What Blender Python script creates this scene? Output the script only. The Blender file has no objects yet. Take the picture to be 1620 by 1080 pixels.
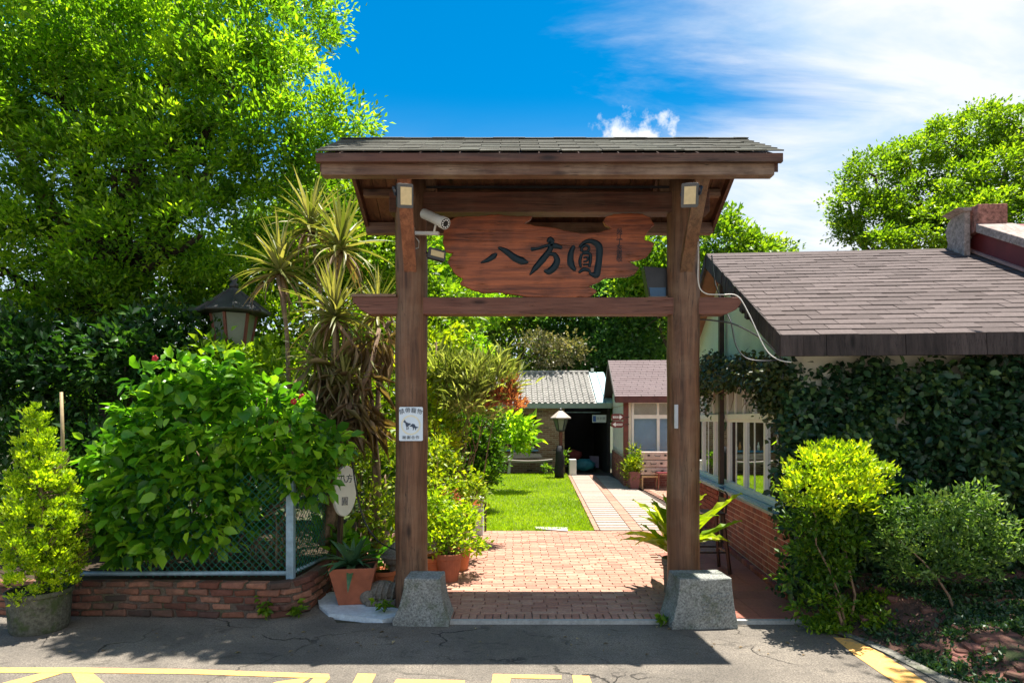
import bpy, bmesh, math, random
import numpy as np
from mathutils import Vector, Matrix, Euler
R = math.radians
scene = bpy.context.scene
C = bpy.context.collection
random.seed(7); rng = np.random.default_rng(7)
PI = math.pi

# ------------------------------------------------------------------ camera, sky, sun, exposure
F, EYE, HOR = 1000.0, 1.8, 662.0
cd = bpy.data.cameras.new('camera'); cam = bpy.data.objects.new('camera', cd); C.objects.link(cam)
cam.location = (0, 0, EYE); cam.rotation_euler = (R(90), 0, 0)
cd.sensor_width = 36; cd.lens = 36*F/1620; cd.shift_y = (HOR-540)/1620
cd.clip_start = .05; cd.clip_end = 3000
scene.camera = cam
SUN = Vector((.15, .122, 1)).normalized()
elev = math.asin(SUN.z); azim = math.atan2(SUN.x, SUN.y)
sd = bpy.data.lights.new('sun', 'SUN'); sun = bpy.data.objects.new('sun', sd); C.objects.link(sun)
sd.energy = 3.7; sd.angle = R(.53); sd.color = (1, .95, .86)
sun.rotation_euler = (-SUN).to_track_quat('-Z', 'Y').to_euler(); sun.location = (2, 2, 20)
w = bpy.data.worlds.new('World'); scene.world = w; w.use_nodes = True
nt = w.node_tree; nt.nodes.clear()
def N(nt, t, **k):
    n = nt.nodes.new(t)
    for a, b in k.items():
        if a in ('inputs',):
            for i, v in b.items(): n.inputs[i].default_value = v
        else: setattr(n, a, b)
    return n
def math_n(nt, op, a, b=None, clamp=False):
    n = nt.nodes.new('ShaderNodeMath'); n.operation = op; n.use_clamp = clamp
    for i, v in enumerate((a, b)):
        if v is None: continue
        if isinstance(v, (int, float)): n.inputs[i].default_value = v
        else: nt.links.new(v, n.inputs[i])
    return n.outputs[0]
def ramp(nt, fac, stops, interp='LINEAR'):
    n = nt.nodes.new('ShaderNodeValToRGB'); n.color_ramp.interpolation = interp
    el = n.color_ramp.elements
    while len(el) < len(stops): el.new(.5)
    for e, (p, c) in zip(el, stops):
        e.position = p; e.color = (*c[:3], 1) if isinstance(c, (tuple, list)) else (c, c, c, 1)
    nt.links.new(fac, n.inputs[0]); return n.outputs[0]
SKY_STRENGTH = .13
sky = N(nt, 'ShaderNodeTexSky'); sky.sky_type = 'NISHITA'; sky.sun_disc = False
sky.sun_elevation = elev; sky.sun_rotation = azim; sky.air_density = 1.0; sky.dust_density = .4; sky.ozone_density = 2.5
hsv = N(nt, 'ShaderNodeHueSaturation'); hsv.inputs['Saturation'].default_value = 1.55; hsv.inputs['Hue'].default_value = .490; hsv.inputs['Value'].default_value = .42
nt.links.new(sky.outputs[0], hsv.inputs['Color'])
bg1 = N(nt, 'ShaderNodeBackground'); bg1.inputs[1].default_value = SKY_STRENGTH; nt.links.new(hsv.outputs[0], bg1.inputs[0])
bg2 = N(nt, 'ShaderNodeBackground'); bg2.inputs[0].default_value = (.97, .98, 1, 1); bg2.inputs[1].default_value = .335
tc = N(nt, 'ShaderNodeTexCoord'); sep = N(nt, 'ShaderNodeSeparateXYZ'); nt.links.new(tc.outputs['Generated'], sep.inputs[0])
# cloud bank: high thin cloud thickening towards +X, streaky; flat cloud-layer coordinates
zc = math_n(nt, 'MAXIMUM', sep.outputs[2], .04)
cx = math_n(nt, 'DIVIDE', sep.outputs[0], math_n(nt, 'ADD', zc, .25)); cy = math_n(nt, 'DIVIDE', sep.outputs[1], math_n(nt, 'ADD', zc, .25))
comb = N(nt, 'ShaderNodeCombineXYZ'); nt.links.new(cx, comb.inputs[0]); nt.links.new(cy, comb.inputs[1])
mp = N(nt, 'ShaderNodeMapping'); mp.inputs['Rotation'].default_value = (0, 0, R(-20)); mp.inputs['Scale'].default_value = (.9, 2.2, 1)
nt.links.new(comb.outputs[0], mp.inputs[0])
nz = N(nt, 'ShaderNodeTexNoise', inputs={'Scale': 1.5, 'Detail': 9, 'Roughness': .62, 'Distortion': .6}); nt.links.new(mp.outputs[0], nz.inputs['Vector'])
nz3 = N(nt, 'ShaderNodeTexNoise', inputs={'Scale': 2.6, 'Detail': 6, 'Roughness': .55, 'Distortion': .4}); nt.links.new(mp.outputs[0], nz3.inputs['Vector']); N_cl = nz3.outputs[0]
az = math_n(nt, 'ADD', sep.outputs[0], math_n(nt, 'MULTIPLY', sep.outputs[2], -.9)); az = math_n(nt, 'ADD', az, .27)       # more cloud to the right and low down
az = math_n(nt, 'ADD', az, math_n(nt, 'MULTIPLY', math_n(nt, 'SUBTRACT', .80, sep.outputs[1]), .45))   # unseen cloud added behind the camera to brighten the shaded sides
azs = math_n(nt, 'MULTIPLY', az, 2.6)
cl = math_n(nt, 'ADD', azs, math_n(nt, 'MULTIPLY', math_n(nt, 'SUBTRACT', nz.outputs[0], .5), 2.0))
clm = N(nt, 'ShaderNodeMapRange', interpolation_type='SMOOTHSTEP'); nt.links.new(cl, clm.inputs[0])
clm.inputs[1].default_value = -.15; clm.inputs[2].default_value = .85; clm.inputs[4].default_value = .88
# small cumulus puffs
nz2 = N(nt, 'ShaderNodeTexNoise', inputs={'Scale': 15, 'Detail': 9, 'Roughness': .62}); nt.links.new(tc.outputs['Generated'], nz2.inputs['Vector'])
def band(src, c, wd):
    d = math_n(nt, 'DIVIDE', math_n(nt, 'SUBTRACT', src, c), wd)
    return math_n(nt, 'MULTIPLY', d, d)
pf = math_n(nt, 'ADD', band(sep.outputs[0], .16, .085), band(sep.outputs[2], .405, .032))
pf = math_n(nt, 'SUBTRACT', math_n(nt, 'MULTIPLY', nz2.outputs[0], 1.9), math_n(nt, 'ADD', math_n(nt, 'MULTIPLY', pf, .33), .83))
pfm = N(nt, 'ShaderNodeMapRange', interpolation_type='SMOOTHSTEP'); nt.links.new(pf, pfm.inputs[0]); pfm.inputs[1].default_value = 0; pfm.inputs[2].default_value = .3
hz = N(nt, 'ShaderNodeMapRange', interpolation_type='SMOOTHSTEP'); nt.links.new(sep.outputs[2], hz.inputs[0])   # pale haze towards the horizon
hz.inputs[1].default_value = .46; hz.inputs[2].default_value = .10; hz.inputs[3].default_value = 0; hz.inputs[4].default_value = .85
nt.links.new(ramp(nt, N_cl, [(.36, (.62, .78, .95)), (.56, (1, 1, 1))]), bg2.inputs[0])
cov = math_n(nt, 'MAXIMUM', math_n(nt, 'MAXIMUM', clm.outputs[0], hz.outputs[0]), pfm.outputs[0])
mixw = N(nt, 'ShaderNodeMixShader'); nt.links.new(cov, mixw.inputs[0]); nt.links.new(bg1.outputs[0], mixw.inputs[1]); nt.links.new(bg2.outputs[0], mixw.inputs[2])
ow = N(nt, 'ShaderNodeOutputWorld'); nt.links.new(mixw.outputs[0], ow.inputs[0])
scene.view_settings.view_transform = 'Standard'; scene.view_settings.look = 'None'
scene.view_settings.exposure = 1.74; scene.view_settings.gamma = 1
scene.render.engine = 'CYCLES'
scene.cycles.max_bounces = 8; scene.cycles.transparent_max_bounces = 12

# ------------------------------------------------------------------ helpers
def G(px, py, z=0.0):                       # a point of the photo that lies at height z
    Y = F*(EYE-z)/(py-HOR); return Vector(((px-810)/F*Y, Y, z))
def P(px, py, Y): return Vector(((px-810)/F*Y, Y, EYE+(HOR-py)/F*Y))

def tag(o, label=None, cat=None, group=None, kind=None):
    if label: o['label'] = label
    if cat: o['category'] = cat
    if group: o['group'] = group
    if kind: o['kind'] = kind
    return o
def thing(name, label, cat, loc=(0, 0, 0), rz=0, group=None):
    o = bpy.data.objects.new(name, None); C.objects.link(o); o.empty_display_size = .1
    o.location = loc; o.rotation_euler = (0, 0, rz)
    return tag(o, label, cat, group)

class MB:
    def __init__(s): s.v = []; s.f = []
    def add(s, vs, fs):
        b = len(s.v); s.v += [tuple(v) for v in vs]; s.f += [tuple(b+i for i in f) for f in fs]; return s
    def box(s, x0, x1, y0, y1, z0, z1, m=None):
        vs = [(x, y, z) for z in (z0, z1) for y in (y0, y1) for x in (x0, x1)]
        if m is not None: vs = [m @ Vector(v) for v in vs]
        return s.add(vs, [(0, 2, 3, 1), (4, 5, 7, 6), (0, 1, 5, 4), (2, 6, 7, 3), (0, 4, 6, 2), (1, 3, 7, 5)])
    def hexa(s, vs):                        # 8 corners: bottom ring 0-3, top ring 4-7
        return s.add(vs, [(3, 2, 1, 0), (4, 5, 6, 7), (0, 1, 5, 4), (1, 2, 6, 5), (2, 3, 7, 6), (3, 0, 4, 7)])
    def bar(s, a, b, wx, wz, up=(0, 0, 1)): # rectangular bar between two points
        a = Vector(a); b = Vector(b); d = (b-a).normalized(); r = d.cross(Vector(up))
        if r.length < 1e-4: r = d.cross(Vector((1, 0, 0)))
        r.normalize(); u = r.cross(d)
        vs = [p+r*sx*wx/2+u*sz*wz/2 for p in (a, b) for sx, sz in ((-1, -1), (1, -1), (1, 1), (-1, 1))]
        return s.add(vs, [(3, 2, 1, 0), (4, 5, 6, 7), (0, 1, 5, 4), (1, 2, 6, 5), (2, 3, 7, 6), (3, 0, 4, 7)])
    def tube(s, pts, rad, n=8, cap=True):
        pts = [Vector(p) for p in pts]
        if isinstance(rad, (int, float)): rad = [rad]*len(pts)
        b = len(s.v); ref = Vector((.31, .17, .93))
        for i, p in enumerate(pts):
            d = (pts[min(i+1, len(pts)-1)]-pts[max(i-1, 0)]).normalized()
            r = d.cross(ref)
            if r.length < .2: r = d.cross(Vector((1, 0, 0)))
            r.normalize(); u = d.cross(r)
            for k in range(n):
                a = 2*PI*k/n; s.v.append(tuple(p+(r*math.cos(a)+u*math.sin(a))*rad[i]))
        for i in range(len(pts)-1):
            for k in range(n):
                k2 = (k+1) % n; s.f.append((b+i*n+k, b+i*n+k2, b+(i+1)*n+k2, b+(i+1)*n+k))
        if cap:
            s.f.append(tuple(b+k for k in reversed(range(n)))); e = b+(len(pts)-1)*n; s.f.append(tuple(e+k for k in range(n)))
        return s
    def lathe(s, c, prof, n=24, a0=0.0, sx=1, sy=1):
        b = len(s.v)
        for r, z in prof:
            for k in range(n):
                a = a0+2*PI*k/n; s.v.append((c[0]+r*sx*math.cos(a), c[1]+r*sy*math.sin(a), c[2]+z))
        for i in range(len(prof)-1):
            for k in range(n):
                k2 = (k+1) % n; s.f.append((b+i*n+k, b+i*n+k2, b+(i+1)*n+k2, b+(i+1)*n+k))
        s.f.append(tuple(b+k for k in reversed(range(n)))); e = b+(len(prof)-1)*n; s.f.append(tuple(e+k for k in range(n)))
        return s
    def prism(s, poly, fn, d0, d1):         # polygon in 2D -> fn(u,v,d) world
        n = len(poly); vs = [fn(u, v, d0) for u, v in poly]+[fn(u, v, d1) for u, v in poly]
        fs = [tuple(range(n)), tuple(reversed(range(n, 2*n)))]+[((i+1) % n, i, n+i, n+(i+1) % n) for i in range(n)]
        return s.add(vs, fs)
    def ico(s, c, r, sub=2, sc=(1, 1, 1), noise=0, seed=0):
        bm = bmesh.new(); bmesh.ops.create_icosphere(bm, subdivisions=sub, radius=1)
        rr = random.Random(seed); b = len(s.v)
        for v in bm.verts:
            k = r*(1+noise*(rr.random()-.5)*2); s.v.append((c[0]+v.co.x*k*sc[0], c[1]+v.co.y*k*sc[1], c[2]+v.co.z*k*sc[2]))
        s.f += [tuple(b+v.index for v in f.verts) for f in bm.faces]; bm.free(); return s
    def mesh(s, name, mat, smooth=False):
        m = bpy.data.meshes.new(name); m.from_pydata(s.v, [], s.f)
        bm = bmesh.new(); bm.from_mesh(m); bmesh.ops.recalc_face_normals(bm, faces=bm.faces); bm.to_mesh(m); bm.free()
        if mat: m.materials.append(mat)
        if smooth: m.polygons.foreach_set('use_smooth', [True]*len(m.polygons))
        m.update(); return m
    def build(s, name, mat, parent=None, smooth=False, bevel=0, local=False, loc=None):
        if parent is not None and not local:    # vertices are in world space; bring them into the (unrotated) parent
            o = parent
            off = Vector((0, 0, 0))
            while o is not None: off += o.location; o = o.parent
            s.v = [(x-off.x, y-off.y, z-off.z) for x, y, z in s.v]
        if loc is not None: s.v = [(x-loc[0], y-loc[1], z-loc[2]) for x, y, z in s.v]
        o = bpy.data.objects.new(name, s.mesh(name, mat, smooth)); C.objects.link(o)
        if loc is not None: o.location = loc
        if parent is not None: o.parent = parent
        if bevel:
            md = o.modifiers.new('bevel', 'BEVEL'); md.width = bevel; md.segments = 2; md.limit_method = 'ANGLE'
        if smooth and bevel == 0:
            pass
        return o
def piece(name, mesh, parent, loc, rot=None, scale=(1, 1, 1), label=None):
    o = bpy.data.objects.new(name, mesh); C.objects.link(o); o.parent = parent; o.location = loc
    if rot is not None: o.rotation_euler = rot if not isinstance(rot, Matrix) else rot.to_euler()
    o.scale = scale
    if label: o['label'] = label
    return o
def bevbox(name, sx, sy, sz, mat, bev, jit=0, seed=0):   # small bevelled block, origin centre
    bm = bmesh.new(); bmesh.ops.create_cube(bm, size=1); bmesh.ops.scale(bm, vec=(sx, sy, sz), verts=bm.verts)
    rr = random.Random(seed)
    for v in bm.verts: v.co += Vector(((rr.random()-.5)*jit, (rr.random()-.5)*jit, (rr.random()-.5)*jit))
    bmesh.ops.bevel(bm, geom=list(bm.edges), offset=bev, segments=1, affect='EDGES')
    m = bpy.data.meshes.new(name); bm.to_mesh(m); bm.free(); m.materials.append(mat); return m
def circ(r, n, z): return [(r*math.cos(2*PI*k/n), r*math.sin(2*PI*k/n), z) for k in range(n)]

# ------------------------------------------------------------------ materials
def newmat(name):
    m = bpy.data.materials.new(name); m.use_nodes = True; nt = m.node_tree; nt.nodes.clear()
    out = nt.nodes.new('ShaderNodeOutputMaterial'); b = nt.nodes.new('ShaderNodeBsdfPrincipled'); nt.links.new(b.outputs[0], out.inputs[0])
    return m, nt, b, out
def texco(nt, scale=(1, 1, 1), kind='Object', rot=(0, 0, 0), world=False):
    if world:
        t = nt.nodes.new('ShaderNodeNewGeometry'); src = t.outputs['Position']
    else:
        t = nt.nodes.new('ShaderNodeTexCoord'); src = t.outputs[kind]
    mp = nt.nodes.new('ShaderNodeMapping'); mp.inputs['Scale'].default_value = scale; mp.inputs['Rotation'].default_value = rot
    nt.links.new(src, mp.inputs[0]); return mp.outputs[0]
def noise(nt, vec, scale, detail=4, rough=.55, dist=0):
    n = N(nt, 'ShaderNodeTexNoise', inputs={'Scale': scale, 'Detail': detail, 'Roughness': rough, 'Distortion': dist}); nt.links.new(vec, n.inputs['Vector']); return n.outputs[0]
def mixc(nt, f, a, b, mode='MIX'):
    n = nt.nodes.new('ShaderNodeMix'); n.data_type = 'RGBA'; n.blend_type = mode
    for i, v in ((0, f), (6, a), (7, b)):
        if isinstance(v, (int, float)): n.inputs[i].default_value = v
        elif isinstance(v, (tuple, list)): n.inputs[i].default_value = (*v[:3], 1)
        else: nt.links.new(v, n.inputs[i])
    return n.outputs[2]
def bump(nt, b, h, strength=.3, dist=.01):
    n = nt.nodes.new('ShaderNodeBump'); n.inputs['Strength'].default_value = strength; n.inputs['Distance'].default_value = dist
    nt.links.new(h, n.inputs['Height']); nt.links.new(n.outputs[0], b.inputs['Normal'])
def objrand(nt):
    return nt.nodes.new('ShaderNodeObjectInfo').outputs['Random']

def m_plain(name, col, rough=.6, metal=0, var=.15, scale=8, bmp=.1, spec=.5):
    m, nt, b, _ = newmat(name); v = texco(nt)
    n1 = noise(nt, v, scale, 5, .6)
    c = mixc(nt, ramp(nt, n1, [(.3, 0), (.7, 1)]), tuple(x*(1-var) for x in col), tuple(min(1, x*(1+var)) for x in col))
    nt.links.new(c, b.inputs['Base Color']); b.inputs['Roughness'].default_value = rough; b.inputs['Metallic'].default_value = metal
    b.inputs['Specular IOR Level'].default_value = spec
    if bmp: bump(nt, b, noise(nt, v, scale*6, 3), bmp, .004)
    return m
def m_wood(name, c1, c2, axis='X', rough=.55, weather=(.30, .22, .16), wamt=.35, perobj=False):
    m, nt, b, _ = newmat(name)
    sc = {'X': (1.1, 16, 16), 'Y': (16, 1.1, 16), 'Z': (16, 16, 1.1)}[axis]
    sc2 = {'X': (3, 90, 90), 'Y': (90, 3, 90), 'Z': (90, 90, 3)}[axis]
    v = texco(nt, sc); v2 = texco(nt, sc2); v3 = texco(nt)
    g = noise(nt, v, 1, 5, .6, .6); fine = noise(nt, v2, 1, 3, .6); pat = noise(nt, v3, 2.2, 5, .6)
    c = mixc(nt, ramp(nt, g, [(.32, 0), (.62, 1)]), c1, c2)
    c = mixc(nt, math_n(nt, 'MULTIPLY', ramp(nt, pat, [(.45, 0), (.7, 1)]), wamt), c, weather)
    c = mixc(nt, ramp(nt, fine, [(.3, .45), (.5, 0)]), c, tuple(x*.35 for x in c1))
    # knots and dark stains
    vo = N(nt, 'ShaderNodeTexVoronoi', inputs={'Scale': 1.0}); nt.links.new(texco(nt, {'X': (1.6, 5, 5), 'Y': (5, 1.6, 5), 'Z': (5, 5, 1.6)}[axis]), vo.inputs['Vector'])
    c = mixc(nt, ramp(nt, vo.outputs['Distance'], [(.06, .85), (.16, 0)]), c, tuple(x*.22 for x in c1))
    crk = noise(nt, texco(nt, {'X': (.9, 34, 34), 'Y': (34, .9, 34), 'Z': (34, 34, .9)}[axis]), 1, 2, .5, .3)
    crm = ramp(nt, math_n(nt, 'ABSOLUTE', math_n(nt, 'SUBTRACT', crk, .5)), [(.002, 1), (.009, 0)])
    crm = math_n(nt, 'MULTIPLY', crm, ramp(nt, pat, [(.44, 0), (.56, .75)]))
    c = mixc(nt, crm, c, (.010, .005, .004))
    if perobj:
        c = mixc(nt, ramp(nt, objrand(nt), [(0, .45), (1, 0)]), c, tuple(x*.4 for x in c1))
    nt.links.new(c, b.inputs['Base Color']); b.inputs['Roughness'].default_value = rough; b.inputs['Specular IOR Level'].default_value = .35
    bump(nt, b, math_n(nt, 'SUBTRACT', math_n(nt, 'ADD', fine, g), math_n(nt, 'MULTIPLY', crm, 2)), .5, .005); return m
def m_brick(name, cols, rough=.85, grime=(.1, .09, .07), gamt=.35, world=True):
    m, nt, b, _ = newmat(name); v = texco(nt, world=world)
    c = ramp(nt, objrand(nt), [(i/max(1, len(cols)-1), x) for i, x in enumerate(cols)])
    c = mixc(nt, ramp(nt, noise(nt, v, 28, 5, .65), [(.35, .4), (.65, 0)]), c, tuple(x*.45 for x in cols[0]))
    c = mixc(nt, math_n(nt, 'MULTIPLY', ramp(nt, noise(nt, v, 1.7, 5, .6), [(.48, 0), (.7, 1)]), gamt), c, grime)
    nt.links.new(c, b.inputs['Base Color']); b.inputs['Roughness'].default_value = rough; b.inputs['Specular IOR Level'].default_value = .25
    bump(nt, b, noise(nt, v, 70, 4, .6), .4, .004); return m
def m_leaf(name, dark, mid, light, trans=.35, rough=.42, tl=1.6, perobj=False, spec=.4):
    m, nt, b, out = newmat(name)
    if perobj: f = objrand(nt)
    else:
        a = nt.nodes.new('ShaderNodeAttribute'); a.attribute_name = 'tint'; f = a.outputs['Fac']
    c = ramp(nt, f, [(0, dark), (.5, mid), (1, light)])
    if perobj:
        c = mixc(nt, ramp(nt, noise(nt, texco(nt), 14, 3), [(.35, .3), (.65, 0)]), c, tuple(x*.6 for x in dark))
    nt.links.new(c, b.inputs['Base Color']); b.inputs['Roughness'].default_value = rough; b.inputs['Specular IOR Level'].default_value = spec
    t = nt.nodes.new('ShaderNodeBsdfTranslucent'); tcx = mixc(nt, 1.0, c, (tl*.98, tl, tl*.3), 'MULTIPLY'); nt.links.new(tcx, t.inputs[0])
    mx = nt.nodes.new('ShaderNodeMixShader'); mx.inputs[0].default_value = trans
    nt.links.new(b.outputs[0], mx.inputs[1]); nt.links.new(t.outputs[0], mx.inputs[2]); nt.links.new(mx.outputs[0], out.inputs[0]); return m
def m_glass(name, tint=(.75, .85, .85), refl=.25, dark=.0):
    m, nt, b, out = newmat(name); nt.nodes.remove(b)
    tr = nt.nodes.new('ShaderNodeBsdfTransparent'); tr.inputs[0].default_value = (*tint, 1)
    gl = nt.nodes.new('ShaderNodeBsdfGlossy'); gl.inputs['Roughness'].default_value = .01; gl.inputs[0].default_value = (.95, .97, 1, 1)
    fr = nt.nodes.new('ShaderNodeFresnel'); fr.inputs[0].default_value = 1.55
    f = math_n(nt, 'ADD', math_n(nt, 'MULTIPLY', fr.outputs[0], 1.3), refl, True)
    mx = nt.nodes.new('ShaderNodeMixShader'); nt.links.new(f, mx.inputs[0]); nt.links.new(tr.outputs[0], mx.inputs[1]); nt.links.new(gl.outputs[0], mx.inputs[2])
    nt.links.new(mx.outputs[0], out.inputs[0]); return m

WOODC1, WOODC2 = (.045, .018, .010), (.155, .062, .030)
wood_z = m_wood('wood_post', (.060, .027, .014), (.20, .094, .048), 'Z', wamt=.5, weather=(.32, .21, .13))
wood_x = m_wood('wood_beam', (.075, .036, .022), (.22, .12, .075), 'X', wamt=.8, weather=(.34, .235, .16))
wood_red = m_wood('wood_crossbeam', (.10, .035, .022), (.20, .078, .050), 'X', wamt=.25, weather=(.28, .15, .11))
wood_y = m_wood('wood_rafter', (.045, .018, .012), (.13, .05, .028), 'Y', wamt=.1)
wood_plank = m_wood('wood_plank', (.09, .034, .018), (.24, .10, .05), 'Y', wamt=.1, perobj=True)
wood_brace = m_wood('wood_brace', (.16, .055, .028), (.36, .14, .07), 'Z', wamt=.1)
wood_board = m_wood('wood_signboard', (.09, .022, .010), (.42, .115, .040), 'X', rough=.36, wamt=.75, weather=(.07, .030, .02))
ink = m_plain('ink_blue_black', (.004, .016, .024), .38, 0, .2, 20, .05, spec=.25)
def m_metal(n, c, r=.4, me=.8): return m_plain(n, c, r, me, .1, 10, .05)
met_white = m_plain('white_paint_metal', (.62, .6, .55), .4, 0, .12, 9, .05)
met_dark = m_plain('dark_metal', (.03, .03, .032), .4, .3, .2, 9, .05)
met_grey = m_plain('grey_blue_paint', (.22, .33, .40), .5, .2, .3, 12, .1)
# stone, concrete, paint
def m_rock(name, c, scale=40, rough=.9, spots=.5, moss=0):
    m, nt, b, _ = newmat(name); v = texco(nt, world=True)
    n1 = noise(nt, v, scale, 6, .75); n2 = noise(nt, v, 3, 5, .6)
    col = mixc(nt, ramp(nt, n1, [(.35, 0), (.62, 1)]), tuple(x*(1-spots) for x in c), tuple(min(1, x*(1+spots)) for x in c))
    col = mixc(nt, ramp(nt, n2, [(.45, 0), (.75, .5)]), col, tuple(x*.45 for x in c))
    if moss: col = mixc(nt, math_n(nt, 'MULTIPLY', ramp(nt, noise(nt, v, 5, 5, .7), [(.5, 0), (.62, 1)]), moss), col, (.05, .075, .02))
    nt.links.new(col, b.inputs['Base Color']); b.inputs['Roughness'].default_value = rough; b.inputs['Specular IOR Level'].default_value = .25
    bump(nt, b, n1, .6, .012); return m
granite = m_rock('granite', (.23, .235, .215), 60, .9, .6, .45)
concrete = m_rock('concrete', (.42, .41, .38), 30, .9, .2, .1)
whitecement = m_rock('white_cement', (.62, .68, .72), 20, .85, .15)
stonegrey = m_rock('carved_stone', (.17, .15, .12), 45, .9, .35, .2)
terracotta = m_plain('terracotta', (.33, .10, .048), .8, 0, .25, 7, .2)
terr_or = m_plain('terracotta_orange', (.55, .16, .06), .75, 0, .15, 7, .15)
soil = m_rock('soil', (.05, .035, .022), 50, 1, .5)
bark = m_rock('bark', (.10, .07, .045), 22, .95, .5, .2)
bark_pale = m_rock('bark_pale', (.22, .15, .10), 22, .95, .4)
cream = m_plain('cream_paint', (.68, .64, .52), .6, 0, .1, 4, .05)
palegreen = m_plain('pale_green_panel', (.55, .66, .50), .6, 0, .12, 1.6, .05)
brownp = m_plain('dark_brown_paint', (.05, .028, .02), .5, 0, .3, 8, .1)
maroon = m_plain('maroon_paint', (.16, .022, .022), .6, 0, .2, 5, .1)
flash_m = m_wood('fascia_shingle', (.028, .020, .018), (.075, .054, .048), 'Z', rough=.85, wamt=.4, weather=(.13, .10, .09), perobj=True)
bluetile = m_plain('blue_glazed_tile', (.10, .28, .42), .12, 0, .35, 18, .05)
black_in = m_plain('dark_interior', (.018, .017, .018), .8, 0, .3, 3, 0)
glass = m_glass('window_glass', (.28, .34, .34), .42)
glass_blue = m_glass('window_glass_pale', (.85, .95, 1), .06)
blind = m_plain('grey_blind', (.36, .34, .33), .8, 0, .05, 5, 0)
lampglass = m_plain('frosted_lamp_glass', (.16, .19, .15), .25, 0, .1, 6, 0)
yellow_led = m_plain('floodlight_panel', (.72, .56, .30), .25, 0, .1, 30, .1)

# ------------------------------------------------------------------ ground, road, paving
def m_ground():
    m, nt, b, _ = newmat('earth'); v = texco(nt, world=True)
    c = mixc(nt, ramp(nt, noise(nt, v, .8, 6, .65), [(.4, 0), (.6, 1)]), (.055, .04, .025), (.04, .065, .018))
    nt.links.new(c, b.inputs['Base Color']); b.inputs['Roughness'].default_value = 1; bump(nt, b, noise(nt, v, 12, 5), .6, .03); return m
def grid(name, x0, x1, y0, y1, z, mat, nx=1, ny=1, fn=None):
    vs = []; fs = []
    for j in range(ny+1):
        for i in range(nx+1):
            x = x0+(x1-x0)*i/nx; y = y0+(y1-y0)*j/ny; vs.append((x, y, z+(fn(x, y) if fn else 0)))
    for j in range(ny):
        for i in range(nx):
            a = j*(nx+1)+i; fs.append((a, a+1, a+nx+2, a+nx+1))
    m = MB(); m.add(vs, fs); return m.build(name, mat)
g = grid('ground', -900, 900, -600, 1500, -.02, m_ground()); tag(g, kind='structure')

def m_asphalt():
    m, nt, b, _ = newmat('asphalt'); v = texco(nt, world=True)
    fine = noise(nt, v, 75, 6, .85); mid = noise(nt, v, 22, 5, .7); big = noise(nt, v, 1.1, 6, .6)
    c = mixc(nt, ramp(nt, fine, [(.38, 0), (.64, 1)]), (.085, .072, .058), (.40, .345, .28))
    c = mixc(nt, ramp(nt, big, [(.42, .55), (.62, 0)]), c, (.085, .075, .065))
    c = mixc(nt, ramp(nt, mid, [(.3, .5), (.5, 0)]), c, (.07, .064, .058))
    # cracks
    wv = N(nt, 'ShaderNodeVectorMath', operation='ADD'); nt.links.new(v, wv.inputs[0])
    nn = N(nt, 'ShaderNodeTexNoise', inputs={'Scale': 2.6, 'Detail': 6}); nt.links.new(v, nn.inputs['Vector'])
    sc = N(nt, 'ShaderNodeVectorMath', operation='SCALE'); sc.inputs['Scale'].default_value = .55; nt.links.new(nn.outputs['Color'], sc.inputs[0]); nt.links.new(sc.outputs[0], wv.inputs[1])
    vo = N(nt, 'ShaderNodeTexVoronoi', feature='DISTANCE_TO_EDGE', inputs={'Scale': .85}); nt.links.new(wv.outputs[0], vo.inputs['Vector'])
    cr = math_n(nt, 'MULTIPLY', ramp(nt, vo.outputs['Distance'], [(.002, .9), (.009, 0)]), ramp(nt, noise(nt, v, 1.3, 5), [(.48, 0), (.60, 1)]))
    c = mixc(nt, cr, c, (.012, .011, .010))
    # dried stains
    c = mixc(nt, ramp(nt, noise(nt, texco(nt, (1, 2.2, 1), world=True), 1.9, 4, .7, .8), [(.60, 0), (.66, .5)]), c, (.05, .045, .036))
    nt.links.new(c, b.inputs['Base Color']); b.inputs['Roughness'].default_value = .88; b.inputs['Specular IOR Level'].default_value = .3
    h = math_n(nt, 'SUBTRACT', fine, math_n(nt, 'MULTIPLY', cr, 1.5)); bump(nt, b, h, 1.0, .010); return m
asph = MB()
edge = [(-60, -40), (60, -40), (60, 3.0), (4.6, 3.6), (3.05, 4.25), (2.62, 5.0), (2.58, 5.57), (-1.62, 5.55), (-1.95, 5.9), (-4.4, 5.9), (-60, 5.9)]
edge = [(-60, -40), (60, -40), (60, 2.2), (4.1, 3.55), (3.1, 4.35), (2.8, 4.9), (2.62, 5.56), (-1.55, 5.58), (-1.9, 6.3), (-60, 6.3)]
asph.add([(x, y, 0) for x, y in edge], [tuple(range(len(edge)))])
road = asph.build('asphalt_road', m_asphalt()); tag(road, kind='structure')

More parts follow.
